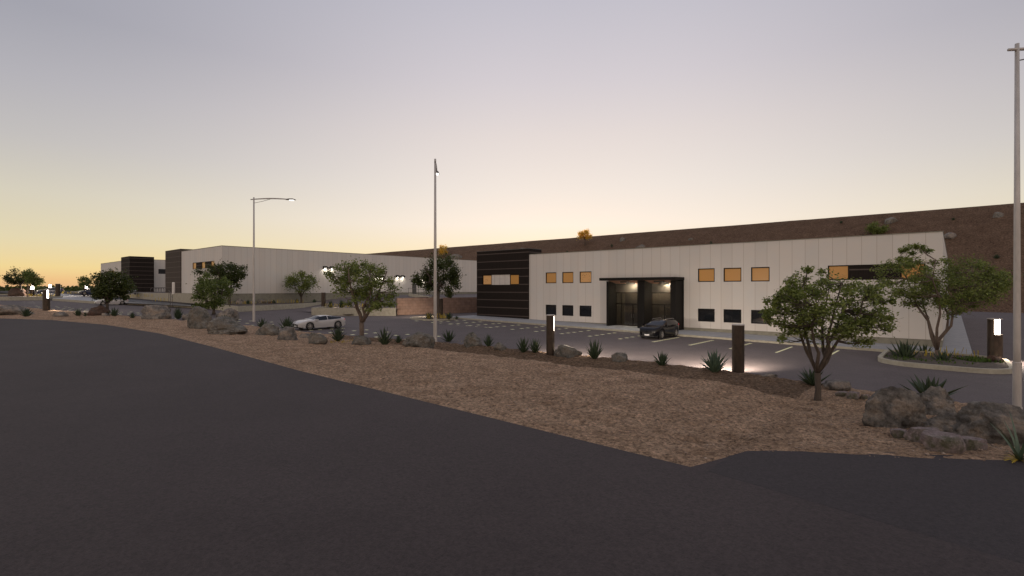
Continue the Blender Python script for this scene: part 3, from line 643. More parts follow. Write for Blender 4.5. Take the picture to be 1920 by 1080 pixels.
def street_lamp(px, base, top, wb, armang, armlen, label, Y, brace=.25):
    p = at(px, base, Y); H = (base-top)*Y/F; r = wb*Y/F/2
    rt = root('street_lamp', p, label, 'street lamp', 'tall galvanised street lamps', local=True)
    mb = MB(); mb.tube([(0,0,0),(0,0,H*.18),(0,0,H*.5),(0,0,H)], [r*.85,r*.82,r*.7,r*.5], 14); mb.obj('pole', M['galv'], rt, smooth=True)
    mb = MB(); mb.tube([(0,0,-.4),(0,0,.12),(0,0,.121),(0,0,H*.13),(0,0,H*.132)], [r*1.15,r*1.15,r*1.0,r*.96,r*.86], 14); mb.obj('base_sleeve', M['galv'], rt)
    dx, dy = math.cos(R(armang)), math.sin(R(armang)); w = Vector((CT*dx-ST*dy, ST*dx+CT*dy, 0))
    z = H-.22; pts = []
    for i in range(11):
        u = i/10; pts.append(w*(armlen*u-.35*(1-u))+Vector((0,0,z+.13*math.sin(math.pi*u*.9)-.02)))
    mb = MB(); mb.tube(pts, [.055+.03*math.sin(math.pi*min(1,i/10))*.6 for i in range(11)], 8); mb.obj('arm', M['galv'], rt, smooth=True)
    mb = MB(); mb.tube([Vector((0,0,z-.42)), w*armlen*.25+Vector((0,0,z-.2)), w*armlen*.5+Vector((0,0,z+.09))], .022, 6); mb.obj('brace', M['galvd'], rt)
    a = pts[-1]; side = Vector((-w.y,w.x,0)); mb = MB(); vs = []
    for (u, hw, zt, zb) in ((-.45,.06,.04,-.05),(-.1,.15,.10,-.07),(.35,.2,.09,-.07),(.62,.12,.0,-.06)):
        c = a+w*u; vs += [c+side*hw+Vector((0,0,zb)), c+side*hw*.8+Vector((0,0,zt)), c-side*hw*.8+Vector((0,0,zt)), c-side*hw+Vector((0,0,zb))]
    fs = [(0,1,2,3),(15,14,13,12)]+[(4*i+j,4*i+(j+1)%4,4*i+4+(j+1)%4,4*i+4+j) for i in range(3) for j in range(4)]
    mb.add(vs, fs); h = mb.obj('lamp_head', M['galvd'], rt, fix=True)
    mb = MB(); mb.add([a+w*-.05+side*.12+Vector((0,0,-.08)), a+w*.42+side*.12+Vector((0,0,-.08)), a+w*.42-side*.12+Vector((0,0,-.08)), a+w*-.05-side*.12+Vector((0,0,-.08))]+[a+w*-.05+side*.12+Vector((0,0,-.11)), a+w*.42+side*.12+Vector((0,0,-.11)), a+w*.42-side*.12+Vector((0,0,-.11)), a+w*-.05-side*.12+Vector((0,0,-.11))],
           [(7,6,5,4),(0,1,5,4),(1,2,6,5),(2,3,7,6),(3,0,4,7)]); mb.obj('lens', M['head'], h)
street_lamp(1907, 769, 82, 13.5, 4, 3.9, 'nearest street lamp, its pole cut by the right picture edge', 19.2)
street_lamp(816, 643, 298, 7.5, 96.5, 3.6, 'street lamp rising from the gravel bank beside the boulder in mid view, arm pointing away', 38.25)
street_lamp(476, 603, 370, 5, 3, 3.9, 'street lamp with its arm reaching right in front of the pale warehouse corner', 56.6)

# bike hoops, white post, railings
for i, px in enumerate((287.5,292.5,297.5,302.5,307)):
    p = on_t(px, 550.5, 31.9); z0 = 3.6
    mb = MB(); pts = [Vector((p.x,p.y-.45,z0)),Vector((p.x,p.y-.45,z0+.8))]+[Vector((p.x,p.y-.45*math.cos(R(a)),z0+.8+.3*math.sin(R(a)))) for a in (30,60,90,120,150)]+[Vector((p.x,p.y+.45,z0+.8)),Vector((p.x,p.y+.45,z0))]
    mb.tube(pts, .06, 6)
    tag(mb.obj('bike_hoop', M['galvd']), 'dark bike hoop, %s of the row beside the far black block' % ('leftmost','second from the left','middle one','second from the right','rightmost')[i], 'bike rack', 'bike hoops on the upper pavement')
p = on_t(325.3, 550.8, 31.4); mb = MB(); Hw = 22*depth(p)/F
mb.lathe([(0,0),(.24,0),(.24,Hw-.1),(.18,Hw),(0,Hw)], 16, Matrix.Translation((p.x,p.y,3.5))); tag(mb.obj('white_post', M['post_white'], smooth=False), 'thick white post in front of the brown ribbed block of the left warehouse', 'post')
rl = root('stair_railing', on_t(318,566,27), 'thin dark metal stair railing beside the concrete retaining wall', 'railing')
a, b = on_t(316.5,556,28), on_t(323,565.5,27)
for q in (a, b, (a+b)/2):
    mb = MB(); mb.tube([q+Vector((0,0,-1)), q+Vector((0,0,1.1))], .04, 6); mb.obj('post', M['galvd'], rl)
for dz_ in (1.1,.6):
    mb = MB(); mb.tube([a+Vector((0,0,dz_)), b+Vector((0,0,dz_))], .03, 6); mb.obj('rail', M['galvd'], rl)
# low concrete wall with railing on the upper yard
u0, u1 = on_z(766,551.5,3.2), on_z(806,556.5,3.15)
u0 = at(766,556,96); u1 = at(806,557.3,83)
mb = MB(); d = (u1-u0).normalized(); nn = Vector((-d.y,d.x,0)).normalized()
vs = []
for p, zt in ((u0,3.62),(u1,3.2)):
    vs += [(p.x,p.y,2.6),(p.x,p.y,zt),(p.x+nn.x*.3,p.y+nn.y*.3,zt),(p.x+nn.x*.3,p.y+nn.y*.3,2.6)]
mb.add(vs, [(0,1,5,4),(1,2,6,5),(2,3,7,6),(3,2,1,0),(4,5,6,7)]); tag(mb.obj('ramp_wall', M['kerb'], fix=True), 'short sloping concrete wall above the block wall, left of the dark crowned tree', 'wall')
rl = root('yard_railing', u0, 'thin railing on the sloping concrete wall above the block wall', 'railing')
for k in range(5):
    q = u0.lerp(u1, k/4); zz = 3.62+(3.2-3.62)*k/4
    mb = MB(); mb.tube([(q.x,q.y,zz-.1),(q.x,q.y,zz+1.05)], .035, 6); mb.obj('post', M['galvd'], rl)
mb = MB(); mb.tube([(u0.x,u0.y,4.62),(u1.x,u1.y,4.2)], .03, 6); mb.obj('rail', M['galvd'], rl)

# ------------------------------------------------------------------ rocks
def rock_mesh(seed, rx, ry, rz, ang, cuts=11, flat_=0, sub=4, rough=1):
    rr = random.Random(seed); bm = bmesh.new(); bmesh.ops.create_icosphere(bm, subdivisions=sub, radius=1)
    pls = [(Vector((rr.gauss(0,1), rr.gauss(0,1), abs(rr.gauss(0,.8)))).normalized(), .56+.32*rr.random()) for _ in range(cuts)]
    pls += [(Vector((rr.gauss(0,1), rr.gauss(0,1), rr.gauss(0,.25))).normalized(), .62+.2*rr.random()) for _ in range(3)]
    if flat_: rough = .55
    if flat_: pls.append((Vector((rr.gauss(0,.1), rr.gauss(0,.1), 1)).normalized(), .42))
    o = Vector((rr.random()*50, rr.random()*50, rr.random()*50)); ca, sa = math.cos(ang), math.sin(ang)
    for v in bm.verts:
        c = v.co.copy()
        c *= 1+.16*noise.noise(c*1.1+o)
        for nrm, d in pls:
            e = c.dot(nrm)-d
            if e > 0: c -= nrm*e*.96
        c += v.co*rough*(.12*noise.noise(c*2.2+o)-.10*abs(noise.noise(c*4.2+o))+.055*noise.noise(c*9+o)+.028*noise.noise(c*19+o))
        x, y, z = c.x*rx, c.y*ry, c.z*rz
        v.co = (x*ca-y*sa, x*sa+y*ca, z)
    me = bpy.data.meshes.new('rock'); bm.to_mesh(me); bm.free()
    me.polygons.foreach_set('use_smooth', [True]*len(me.polygons)); return me
RG = TH  # camera-right direction in the world
def rock(x0, x1, yt, yb, label, m='rock', seed=None, Y=None, flat_=0, ratio=.8, sub=4, group='boulders along the gravel bank', name='boulder', tilt=0, fat=1.06):
    px = (x0+x1)/2
    p = at(px, yb, Y) if Y else hit(px, yb)
    D = depth(p); w = (x1-x0)/F*D/2*fat; h = (yb-yt)/F*D; ry = min(w*ratio, 2.2*h+.3)
    f = Vector((p.x, p.y, 0)).normalized(); c = p+f*ry*.7
    me = rock_mesh(seed if seed is not None else int(x0*7+yt), w, ry, h*.72, RG, flat_=flat_, sub=sub)
    me.materials.append(M[m]); o = bpy.data.objects.new(name, me); C.objects.link(o)
    o.location = (c.x, c.y, p.z+h*.36)
    o.rotation_euler = (0, R(tilt), 0)
    return tag(o, label, 'rock', group)
rock(1614,1740,726,800,'big pointed grey brown boulder, left one of the near pile', seed=11, sub=5, ratio=.7)
rock(1708,1797,733,779,'brown boulder directly behind the big pointed boulder', 'rock', seed=12, sub=5)
rock(1782,1960,761,832,'largest dark rounded boulder at the right edge, under the near street lamp','rock', seed=13, sub=5, ratio=.6)
rock(1738,1824,777,819,'medium brown boulder between the big pointed and the dark rounded one','rock', seed=14, sub=5)
rock(1668,1708,800,823,'small flat slab at the left end of the pinkish slabs','rockp', seed=15, flat_=1)
rock(1700,1765,794,832,'squarish pinkish slab in the middle of the slabs','rockp', seed=16, flat_=1)
rock(1728,1800,802,848,'large pinkish slab with a square end, nearest the driveway','rockp', seed=17, flat_=1)
rock(1786,1845,815,845,'long low pinkish slab right of the square ended slab','rockp', seed=18, flat_=1)
rock(1540,1593,709,731,'dark flat topped rock right of the near tree trunk','rock', seed=21, flat_=1)
rock(1568,1592,731,744,'first small pink flat stone trailing from the near tree','rockp', seed=22, flat_=1)
rock(1588,1614,731,748,'second small pink flat stone trailing from the near tree','rockp', seed=23, flat_=1)
rock(1612,1632,736,750,'third small pink flat stone against the big pointed boulder','rockp', seed=24, flat_=1)
rock(1428,1458,700,708,'low dark stone on the gravel edge right of the brown bollard','rock', seed=25)
rock(1035,1092,646,671,'smooth dark grey boulder touching the bollard in mid view','rockg', seed=26)
rock(1143,1180,661,679,'dark grey rock between two agaves in front of the entrance','rockg', seed=27)
rock(868,906,625,651,'pale grey boulder left of the small agave in mid view','rockg', seed=28)
rock(924,950,642,657,'small round stone right of the pale grey boulder','rockg', seed=29)
rock(756,816,621,651,'broad grey boulder at the foot of the middle street lamp','rockg', seed=30, sub=5)
rock(575,613,622,645,'tilted grey green rock below the white coupe','rockg', seed=31)
rock(655,701,630,648,'low rock behind the trunk of the centre left tree','rockg', seed=32)
rock(560,586,624,634,'low brown stone between two rocks below the white coupe nose','rock', seed=38)
rock(519,561,613,638,'rounded grey brown boulder below the white coupe nose','rock', seed=33)
rock(479,527,607,628,'grey boulder right of the left street lamp foot','rockg', seed=34)
rock(382,465,597,626,'wide lumpy grey boulder left of the street lamp foot','rockg', seed=35, sub=5)
rock(353,400,579,617,'tall blocky grey green boulder with a rusty right side','rockg', seed=36, sub=5)
rock(401,448,580,604,'brown boulder behind the wide lumpy grey one','rock', seed=37)
rock(267,326,574,598,'broad pale brown boulder in the left gravel strip','rock', seed=39)
rock(341,358,586,600,'small dark rock between an agave and the tall blocky boulder','rock', seed=40)
rock(163,202,574,592,'dark red brown boulder at the foot of the leftmost gravel tree','rockr', seed=41)
rock(190,206,586,593,'small flat stone at the tree foot beside the red brown boulder','rock', seed=46)
rock(99,127,584,594,'small rock lit by the left bollard light','rock', seed=42)
rock(-12,63,573,591,'long low boulder at the left picture edge','rock', seed=43)
rock(14,56,540,558,'rock mound on the left island under the trees','rockr', seed=44, Y=116)
ISB = lambda s: lot_z(s)+.2
rock(1708,1768,670,687,'flat brown rock in the kerbed island beside the tree trunk','rockr', seed=51, Y=31.2, flat_=1, group='rocks in the kerbed island')
rock(1782,1816,669,687,'brown rock in the middle of the kerbed island','rockr', seed=52, Y=31.8, group='rocks in the kerbed island')
rock(1852,1882,665,684,'round brown rock in front of the lit bollard on the island','rockr', seed=53, Y=30.6, group='rocks in the kerbed island')
rock(440,458,560,572,'dark rock in the planter left of the street lamp pole','rock', seed=54, Y=86, group='rocks in the warehouse planter')
rock(480,502,559,571,'grey rock in the planter right of the street lamp pole','rockg', seed=55, Y=88, group='rocks in the warehouse planter')
rock(500,520,564,572,'low brown rock in the planter beside the grey one','rockr', seed=56, Y=88, group='rocks in the warehouse planter')
# on the hill
def hill_hit(px, py):
    r = ray(px, py); Y = 100.
    while Y < 420:
        if E+r[2]*Y <= hill_z(r[0]*Y, min(r[1]*Y, CREST)) and r[1]*Y > FOOT: return at(px, py, Y)
        Y *= 1.003
    return at(px, py, CREST/r[1])
def hrock(x0, x1, yt, yb, label, m='rockg', seed=0):
    p = hill_hit((x0+x1)/2, yb); return rock(x0, x1, yt, yb, label, m, seed=seed, Y=depth(p), group='rocks on the hillside', sub=3)
hrock(1655,1684,405,420,'pale rock high on the hillside right of the green bush', seed=61)
hrock(1862,1884,397,408,'small rock high on the hillside near the right edge', seed=62)
hrock(1766,1790,434,449,'dark rock on the hillside just behind the warehouse corner','rock', seed=63)
hrock(1190,1212,458,467,'pale rock peeking over the warehouse roof in mid view', seed=64)
hrock(1160,1175,445,453,'small rock on the hillside right of the sunlit gold tree', seed=65)
hrock(843,870,476,488,'blue grey rock left of the dark ribbed corner', seed=66)
hrock(975,986,463,470,'small stone above the dark ribbed corner roof', seed=67)
hrock(1290,1302,445,451,'small stone midway along the hillside', seed=68)

# ------------------------------------------------------------------ agaves
def agave_mesh(seed, n, L, w, m):
    rr = random.Random(seed); mb = MB()
    for i in range(n):
        u = i/(n-1); az = i*2.39996+rr.gauss(0,.12); el = R(86-50*u**.9+rr.gauss(0,4)); ll = L*(.72+.28*math.sin(math.pi*min(1,.25+u*.75)))*(.88+.24*rr.random())
        d = Vector((math.cos(az), math.sin(az), 0)); sd = Vector((-d.y, d.x, 0)); p = d*.05*L*(.4+u); bend = rr.gauss(-.12,.12)*(1 if u > .3 else .4); K_ = 7; vs = []
        for k in range(K_+1):
            v = k/K_; ww = w*L*(.42+2.3*v*(1-v)+.25*(1-v))*(1-v**3.0)**.9 if k < K_ else .001
            ww *= .62
            ee = el+bend*v; nrm = Vector((-d.x*math.sin(ee), -d.y*math.sin(ee), math.cos(ee)))
            if k: p = p+(d*math.cos(ee)+Vector((0,0,math.sin(ee))))*ll/K_
            th = ww*.28
            vs += [p+sd*ww+nrm*ww*.22, p-nrm*th*.2, p-sd*ww+nrm*ww*.22, p-nrm*(th+ww*.18)]
        fs = [(4*k+j, 4*k+(j+1)%4, 4*k+4+(j+1)%4, 4*k+4+j) for k in range(K_) for j in range(4)]
        mb.add(vs, fs)
    o = mb.obj('agave', m, smooth=True); return o
AGP = [agave_mesh(70+i, 22+3*i, 1.0, .135, M['agave']) for i in range(4)]
agp_used = [False]*4
def agave(x0, x1, yt, yb, label, Y=None, pale=False, group='agaves along the gravel bank', k=None, sy=1):
    px = (x0+x1)/2; p = at(px, yb-1, Y) if Y else hit(px, yb-1.5)
    D = depth(p); w = (x1-x0)/F*D/2*1.05; h = (yb-yt)/F*D
    i = (int(x0)//7)%4 if k is None else k; src = AGP[i]
    if not agp_used[i] and not pale: o = src; agp_used[i] = True
    else: o = src.copy(); C.objects.link(o)
    if pale:
        o.data = src.data.copy(); o.data.materials[0] = M['agavet']
    o.location = (p.x, p.y, p.z-.03); o.scale = (w/.86, w/.86, h/.98); o.rotation_euler = (0,0,x0*.7)
    return tag(o, label, 'agave', group)
agave(1688,1800,703,752,'widest agave, growing behind the boulder pile at right')
agave(1491,1558,688,724,'agave behind the trunk of the near tree')
agave(1309,1371,656,699,'pale tipped agave left of the tall brown bollard', pale=True)
agave(1221,1261,659,687,'small agave alone between the dark rock and the pale tipped agave')
agave(1092,1139,636,674,'upright agave right of the smooth dark boulder')
agave(964,1000,630,662,'left one of the twin agaves beside the mid view bollard')
agave(985,1022,634,663,'right one of the twin agaves beside the mid view bollard')
agave(902,930,626,651,'small agave right of the pale grey boulder')
agave(824,859,617,642,'agave just right of the middle street lamp')
agave(701,741,614,648,'agave right of the centre left tree trunk')
agave(737,758,627,645,'tiny agave touching the broad grey boulder')
agave(615,652,612,641,'agave below the tail of the white coupe')
agave(518,558,594,621,'agave in front of the white coupe nose')
agave(477,506,597,616,'agave right of the left street lamp pole')
agave(405,440,590,606,'agave between the two boulders left of the street lamp')
agave(322,346,576,599.5,'agave right of the broad pale brown boulder')
agave(240,256,586,598,'small round agave alone in the left gravel')
agave(202,227,577,594,'agave right of the red brown boulder')
agave(154,166,586,594,'tiny agave left of the red brown boulder')
agave(136,156,579,594,'small agave right of the lit rock at left')
agave(36,63,577,595,'bushy agave in front of the long low boulder')
G2 = 'agaves in the kerbed island'
agave(1663,1730,634,680,'big agave at the left end of the kerbed island', Y=32.6, group=G2)
agave(1716,1750,642,670,'agave behind the big one in the kerbed island', Y=35, group=G2)
agave(1744,1795,654,687,'agave in the middle of the kerbed island, in front of the trunk', Y=31.3, group=G2)
G3 = 'agaves around the small island tree'
agave(793,815,584,600,'agave at the left of the small island under the dark crowned tree', Y=62, group=G3)
agave(832,852,585,599,'agave right of the trunk on the small island', Y=62, group=G3)
agave(850,862,592,599,'tiny agave at the right end of the small island', Y=62, group=G3)
G4 = 'agaves in the warehouse planters'
agave(612,628,563,578,'agave on the planter right of the brown bollard', Y=74, group=G4)
agave(630,652,562,578,'wide agave on the planter left of the centre left tree', Y=74, group=G4)
agave(676,694,566,578,'agave on the planter behind the tree trunk', Y=74, group=G4)
agave(459,471,562,572,'agave in the foundation planter just left of the lamp pole', Y=86, group=G4)
agave(508,519,562,571,'agave in the foundation planter right of the rocks', Y=88, group=G4)
agave(552,562,560,569,'agave left of the small planter tree trunk', Y=92, group=G4)
agave(583,596,561,569,'agave right of the small planter tree trunk', Y=92, group=G4)
def hag(x0, x1, yt, yb, label): agave(x0, x1, yt, yb, label, Y=depth(hill_hit((x0+x1)/2, yb)), group='agaves on the hillside')
hag(1861,1877,476,486,'agave on the hillside near the right street lamp pole')
hag(1328,1339,452,459,'agave peeking over the roof above the entrance')
hag(1143,1151,458,464,'tiny agave on the hillside right of the sunlit gold tree')
hag(1060,1067,470,475,'tiny agave at the roof line left of the sunlit gold tree')
hag(1572,1582,414,420,'tiny agave high on the hillside left of the green bush')
hag(1783,1792,408,414,'tiny agave high on the hillside above the warehouse corner')
# grassy agave at the right frame edge
p = hit(1912, 864)
gr = root('spiky_plant', p, 'green spiky plant with dry yellow blades at the bottom right edge', 'plant')
for nm, m, n_, L_, el0, el1, w_ in (('green_blade', M['agavet'], 12, .95, 35, 80, .030), ('dry_blade', M['flower'], 38, .62, 5, 40, .008)):
    mb = MB(); rr = random.Random(5)
    for i in range(n_):
        az = rr.random()*6.28; el = R(el0+(el1-el0)*rr.random()); d = Vector((math.cos(az),math.sin(az),0)); sd = Vector((-d.y,d.x,0)); q = p.copy(); vs = []
        for k in range(7):
            v = k/6; ww = w_*(1-v)*1.2+.002; ee = el-(1.6 if nm[0] == 'd' else .5)*v
            if k: q = q+(d*math.cos(ee)+Vector((0,0,math.sin(ee))))*L_/6*(.7+.5*rr.random())
            vs += [q+sd*ww, q-sd*ww+Vector((0,0,.004))]
        mb.add(vs, [(2*k,2*k+1,2*k+3,2*k+2) for k in range(6)])
    mb.obj(nm, m, gr)

# ------------------------------------------------------------------ trees
def tree(px, base, x0, x1, yt, yb, label, leaf='leaf', bark='bark', Y=None, n=6000, ls=.12, seed=1, lobes=None, fork=.25, tw=None, lean=0, group='small trees of the landscaping', clumps=46, spread=.2, multi=4, flat_=.9):
    p = at(px, base, Y) if Y else hit(px, base); D = depth(p); rr = random.Random(seed)
    U = Vector((CT, ST, 0)); V = Vector((-ST, CT, 0)); k = D/F
    rt = root('tree', p, label, 'tree', group, local=True)
    if lobes is None: lobes = [((x0+x1)/2, (yt+yb)/2, (x1-x0)/2, (yb-yt)/2, 1)]
    H = (base-yt)*k
    # clumps
    cl = []
    tot = sum(l[4] for l in lobes)
    for (cx_, cy_, rx, rz, wt) in lobes:
        for i in range(max(3,int(clumps*wt/tot))):
            while True:
                d = Vector((rr.uniform(-1,1), rr.uniform(-1,1), rr.uniform(-1,1)))
                if .25 < d.length < 1: break
            q = d.normalized()*(d.length**.55)*.84
            r = spread*(.7+.6*rr.random())
            c = U*((cx_-px)*k+q.x*rx*k)+V*(q.y*rx*k*flat_)+Vector((0,0,(base-cy_)*k+q.z*rz*k))
            cl.append((c, r*rx*k*(1 if len(lobes) == 1 else 1.15), r*rz*k*1.25))
    mb = MB(); tw = tw or .028*H; fz = H*fork
    tr = MB(); fp = Vector((U.x*lean*fz, U.y*lean*fz, fz))
    tr.tube([(0,0,-.25),(0,0,.02),(fp.x*.25+.02,fp.y*.25,fz*.4),fp], [tw*1.7,tw*1.25,tw*1.0,tw*1.05], 10)
    limbs = []
    for i in range(multi):
        tgt = cl[rr.randrange(len(cl))][0] if i >= 2 else None
        a = 2*math.pi*(i+rr.random()*.5)/multi
        lx = (x1-x0)/2*k*.62; cc = U*(((x0+x1)/2-px)*k)+Vector((0,0,(base-(yt+yb)/2)*k))
        end = cc+(U*math.cos(a)+V*math.sin(a))*lx*(.55+.5*rr.random())+Vector((0,0,(yb-yt)/2*k*(.15+.45*rr.random())))
        pts = [fp]
        for j in range(1,7):
            u = j/6; q = fp.lerp(end, u); q.z += (end.z-fp.z)*(.0)+math.sin(u*math.pi)*-.06*H*(1 if i%2 else .5)
            q += Vector((rr.gauss(0,.016), rr.gauss(0,.016), rr.gauss(0,.012)))*H; pts.append(q)
        tr.tube(pts, [tw*.78*(1-.78*j/6) for j in range(7)], 7); limbs += [(q, tw*.72*(1-.78*j/6)) for j, q in enumerate(pts) if j > 1]
    for c, r, r2 in cl:
        q, w = min(limbs, key=lambda l: (l[0]-c).length+max(0,(l[0].z-c.z))*1.2)
        m_ = q.lerp(c, .5)+Vector((rr.gauss(0,.02)*H, rr.gauss(0,.02)*H, -.02*H))
        tr.tube([q, m_, c], [min(w,tw*.26), tw*.15, tw*.06], 5, cap=False)
        for _ in range(3):
            e = c+Vector((rr.gauss(0,1)*r, rr.gauss(0,1)*r, rr.gauss(0,1)*r2))*.8; tr.tube([c.lerp(m_,.3), e], [tw*.07, tw*.03], 3, cap=False)
    tr.obj('trunk', M[bark], rt, smooth=True)
    vs = []; fs = []; per = max(8, n//len(cl))
    for c, r, r2 in cl:
        for _ in range(int(per*(.6+.8*rr.random()))):
            g = Vector((rr.gauss(0,.52), rr.gauss(0,.52), rr.gauss(0,.52)))
            q = c+Vector((g.x*r, g.y*r, g.z*r2)); s_ = ls*(.6+.8*rr.random())
            a = Vector((rr.gauss(0,1), rr.gauss(0,1), rr.gauss(0,.7)-.3)).normalized(); b = a.cross(Vector((rr.gauss(0,1), rr.gauss(0,1), rr.gauss(0,1)))).normalized()
            i0 = len(vs); vs += [q, q+a*s_*.5+b*s_*.27, q+a*s_, q+a*s_*.5-b*s_*.27]; fs.append((i0,i0+1,i0+2,i0+3))
    mb.add(vs, fs); mb.obj('crown', M[leaf], rt)
    return rt
tree(1533, 750, 1424, 1686, 494, 668, 'near open crowned tree standing in the gravel, in front of the warehouse wall', leaf='leaf', bark='barkd', n=15000, ls=.10, seed=3, fork=.20, clumps=210, spread=.125, multi=7, tw=.095,
     lobes=[(1555,575,112,72,5),(1480,600,56,50,1.3),(1620,610,60,42,1.2),(1470,575,46,48,.8),(1520,530,50,36,1),(1650,575,36,30,.5)])
tree(1757, 678, 1640, 1895, 458, 602, 'broad two stemmed tree in the kerbed island at the warehouse corner', leaf='leaf', bark='bark', Y=33.5, n=22000, ls=.13, seed=8, fork=.10, clumps=170, spread=.15, multi=5, tw=.13,
     lobes=[(1705,520,62,46,2.2),(1800,535,82,58,4),(1720,480,34,24,.8),(1852,525,42,40,1.2),(1760,560,70,38,1.4)])
tree(678, 646, 608, 756, 480, 592, 'full green tree left of the middle street lamp, trunk rising from the gravel', leaf='leaf', bark='bark', n=8500, ls=.13, seed=5, fork=.25, clumps=120, spread=.15, multi=5, tw=.14,
     lobes=[(668,524,54,46,3),(714,536,43,48,1.8),(640,518,33,32,1),(690,566,56,24,1)])
tree(821, 597, 766, 862, 474, 562, 'dark crowned tree behind the middle street lamp, on the small island', leaf='leafd', bark='barkd', Y=64, n=8000, ls=.24, seed=6, fork=.42, clumps=46, spread=.23, multi=5, tw=.22,
     lobes=[(825,510,38,38,3),(795,525,24,24,1),(838,535,26,24,1)])
tree(565, 568, 536, 595, 509, 549, 'small round tree in the planter against the pale warehouse flank', leaf='leaf', bark='barkd', Y=92, n=3600, ls=.26, seed=7, fork=.18, clumps=30, spread=.24, multi=4)
tree(401, 586, 350, 444, 507, 578, 'light green bushy tree rising behind the tall blocky boulder', leaf='leafl', bark='barkd', Y=67, n=7500, ls=.24, seed=9, fork=.12, clumps=46, spread=.22, multi=5,
     lobes=[(402,545,38,32,3),(390,565,34,16,.8),(385,530,22,20,.6)])
tree(430, 575, 372, 466, 484, 545, 'taller dark tree behind the light green bushy tree', leaf='leafd', bark='barkd', Y=80, n=6000, ls=.28, seed=10, fork=.3, clumps=36, spread=.25, multi=4,
     lobes=[(430,508,32,24,2),(398,515,28,22,1),(445,525,20,18,.7)])
tree(201, 590, 173, 250, 503, 565, 'dark green tree in front of the white sedan in the left gravel', leaf='leafd', bark='barkd', n=6500, ls=.27, seed=11, fork=.25, clumps=42, spread=.23, multi=5,
     lobes=[(208,535,36,28,3),(190,545,22,18,.8),(230,548,20,16,.6)])
tree(158, 553, 146, 173, 516, 541, 'tiny tree at the horizon left of the far warehouse', leaf='leafl', bark='barkd', Y=122, n=1600, ls=.3, seed=12, fork=.3, clumps=16, spread=.3, multi=3)
tree(39, 551, 10, 56, 502, 534, 'dark round tree on the left island', leaf='leafd', bark='barkd', Y=116, n=3200, ls=.32, seed=13, fork=.25, clumps=26, spread=.27, multi=4)
tree(52, 556, 44, 81, 505, 537, 'lit pale green tree on the left island beside the dark round one', leaf='leafl', bark='bark', Y=113, n=2600, ls=.30, seed=14, fork=.25, clumps=24, spread=.27, multi=4)
p = hill_hit(1097, 461)
tree(1097, 461, 1083, 1110, 432, 451, 'tree coloured sunlit gold on the skyline of the hillside above the warehouse', leaf='leafo', bark='barkd', Y=depth(p), n=1700, ls=.5, seed=15, fork=.4, clumps=20, spread=.32, multi=3, group='bushes and trees on the hillside')
tree(832, 482, 820, 841, 459, 477, 'treetop coloured sunlit gold showing above the dark crowned tree', leaf='leafo', bark='barkd', Y=depth(hill_hit(832,482)), n=1500, ls=.5, seed=16, fork=.3, clumps=16, spread=.33, multi=3, group='bushes and trees on the hillside')
tree(1645, 440, 1629, 1662, 417, 438, 'green bush high on the hillside left of a pale rock', leaf='leaf', bark='barkd', Y=depth(hill_hit(1645,440)), n=1900, ls=.42, seed=17, fork=.1, clumps=20, spread=.34, multi=4, group='bushes and trees on the hillside')

# ground cover and dry flowers (nobody could count them)
def cover(name, spots, label, m, h, n, seed=1, wd=.02, up=1):
    rr = random.Random(seed); mb = MB()
    for (px, py, Y, wx, cnt) in spots:
        c = at(px, py, Y); k = Y/F
        for _ in range(cnt):
            q = c+Vector((CT,ST,0))*rr.uniform(-1,1)*wx*k+Vector((-ST,CT,0))*rr.uniform(-.9,.9)
            a = rr.random()*6.28; d = Vector((math.cos(a),math.sin(a),0)); hh = h*(.4+.9*rr.random())*k*1000/31*.05/ .05
            hh = h*(.4+.9*rr.random()); e = q+d*hh*.5*rr.random()+Vector((0,0,hh)); s_ = Vector((-d.y,d.x,0))*wd
            mb.add([q-s_, q+s_, e+s_*1.6, e-s_*1.6, e+Vector((0,0,wd*3))], [(0,1,2,3),(3,2,4)])
    return stuff(mb.obj(name, m), label, 'ground cover')
cover('ground_cover', [(1690,678,31.8,26,260),(1830,679,31.2,24,260),(1765,684,30.4,36,60)], 'low bright green ground cover in the kerbed island', M['grass'], .20, 1, wd=.025)
cover('dry_flowers', [(1735,674,33,20,14),(1795,670,33.5,30,26),(822,597,62,22,70),(650,576,73,40,45),(700,576,73,25,25),(530,568,88,40,60),(455,571,85,25,20),(75,556,112,24,60),(130,551,116,28,40),(265,557,98,30,40),(300,565,90,20,18)], 'scattered dry yellow flower stems in the planting beds', M['flower'], .5, 1, seed=2, wd=.016)
cover('weeds', [(640,642,depth(hit(640,642)),22,40),(425,628,depth(hit(425,622)),14,26),(490,625,depth(hit(490,620)),14,20),(855,645,depth(hit(855,642)),14,16)], 'small yellow green weeds between the roadside rocks', M['flower'], .13, 1, seed=3, wd=.010)
# far scrub on the left horizon
mb = MB(); rr = random.Random(21)
for i in range(420):
    px = rr.uniform(-40, 185); Y = rr.uniform(170, 420); c = at(px, 545, Y); c.z = desert_z(c.x, c.y)+rr.uniform(0,1.2)+.3
    for _ in range(12):
        q = c+Vector((rr.gauss(0,1.3), rr.gauss(0,1.3), rr.gauss(0,.55))); a = Vector((rr.gauss(0,1), rr.gauss(0,1), rr.gauss(0,1))).normalized()*.55; b = a.orthogonal()*.8
        mb.quad(q-a, q+b, q+a, q-b)
stuff(mb.obj('desert_scrub', M['leafd']), 'dark desert scrub along the left horizon', 'scrub')
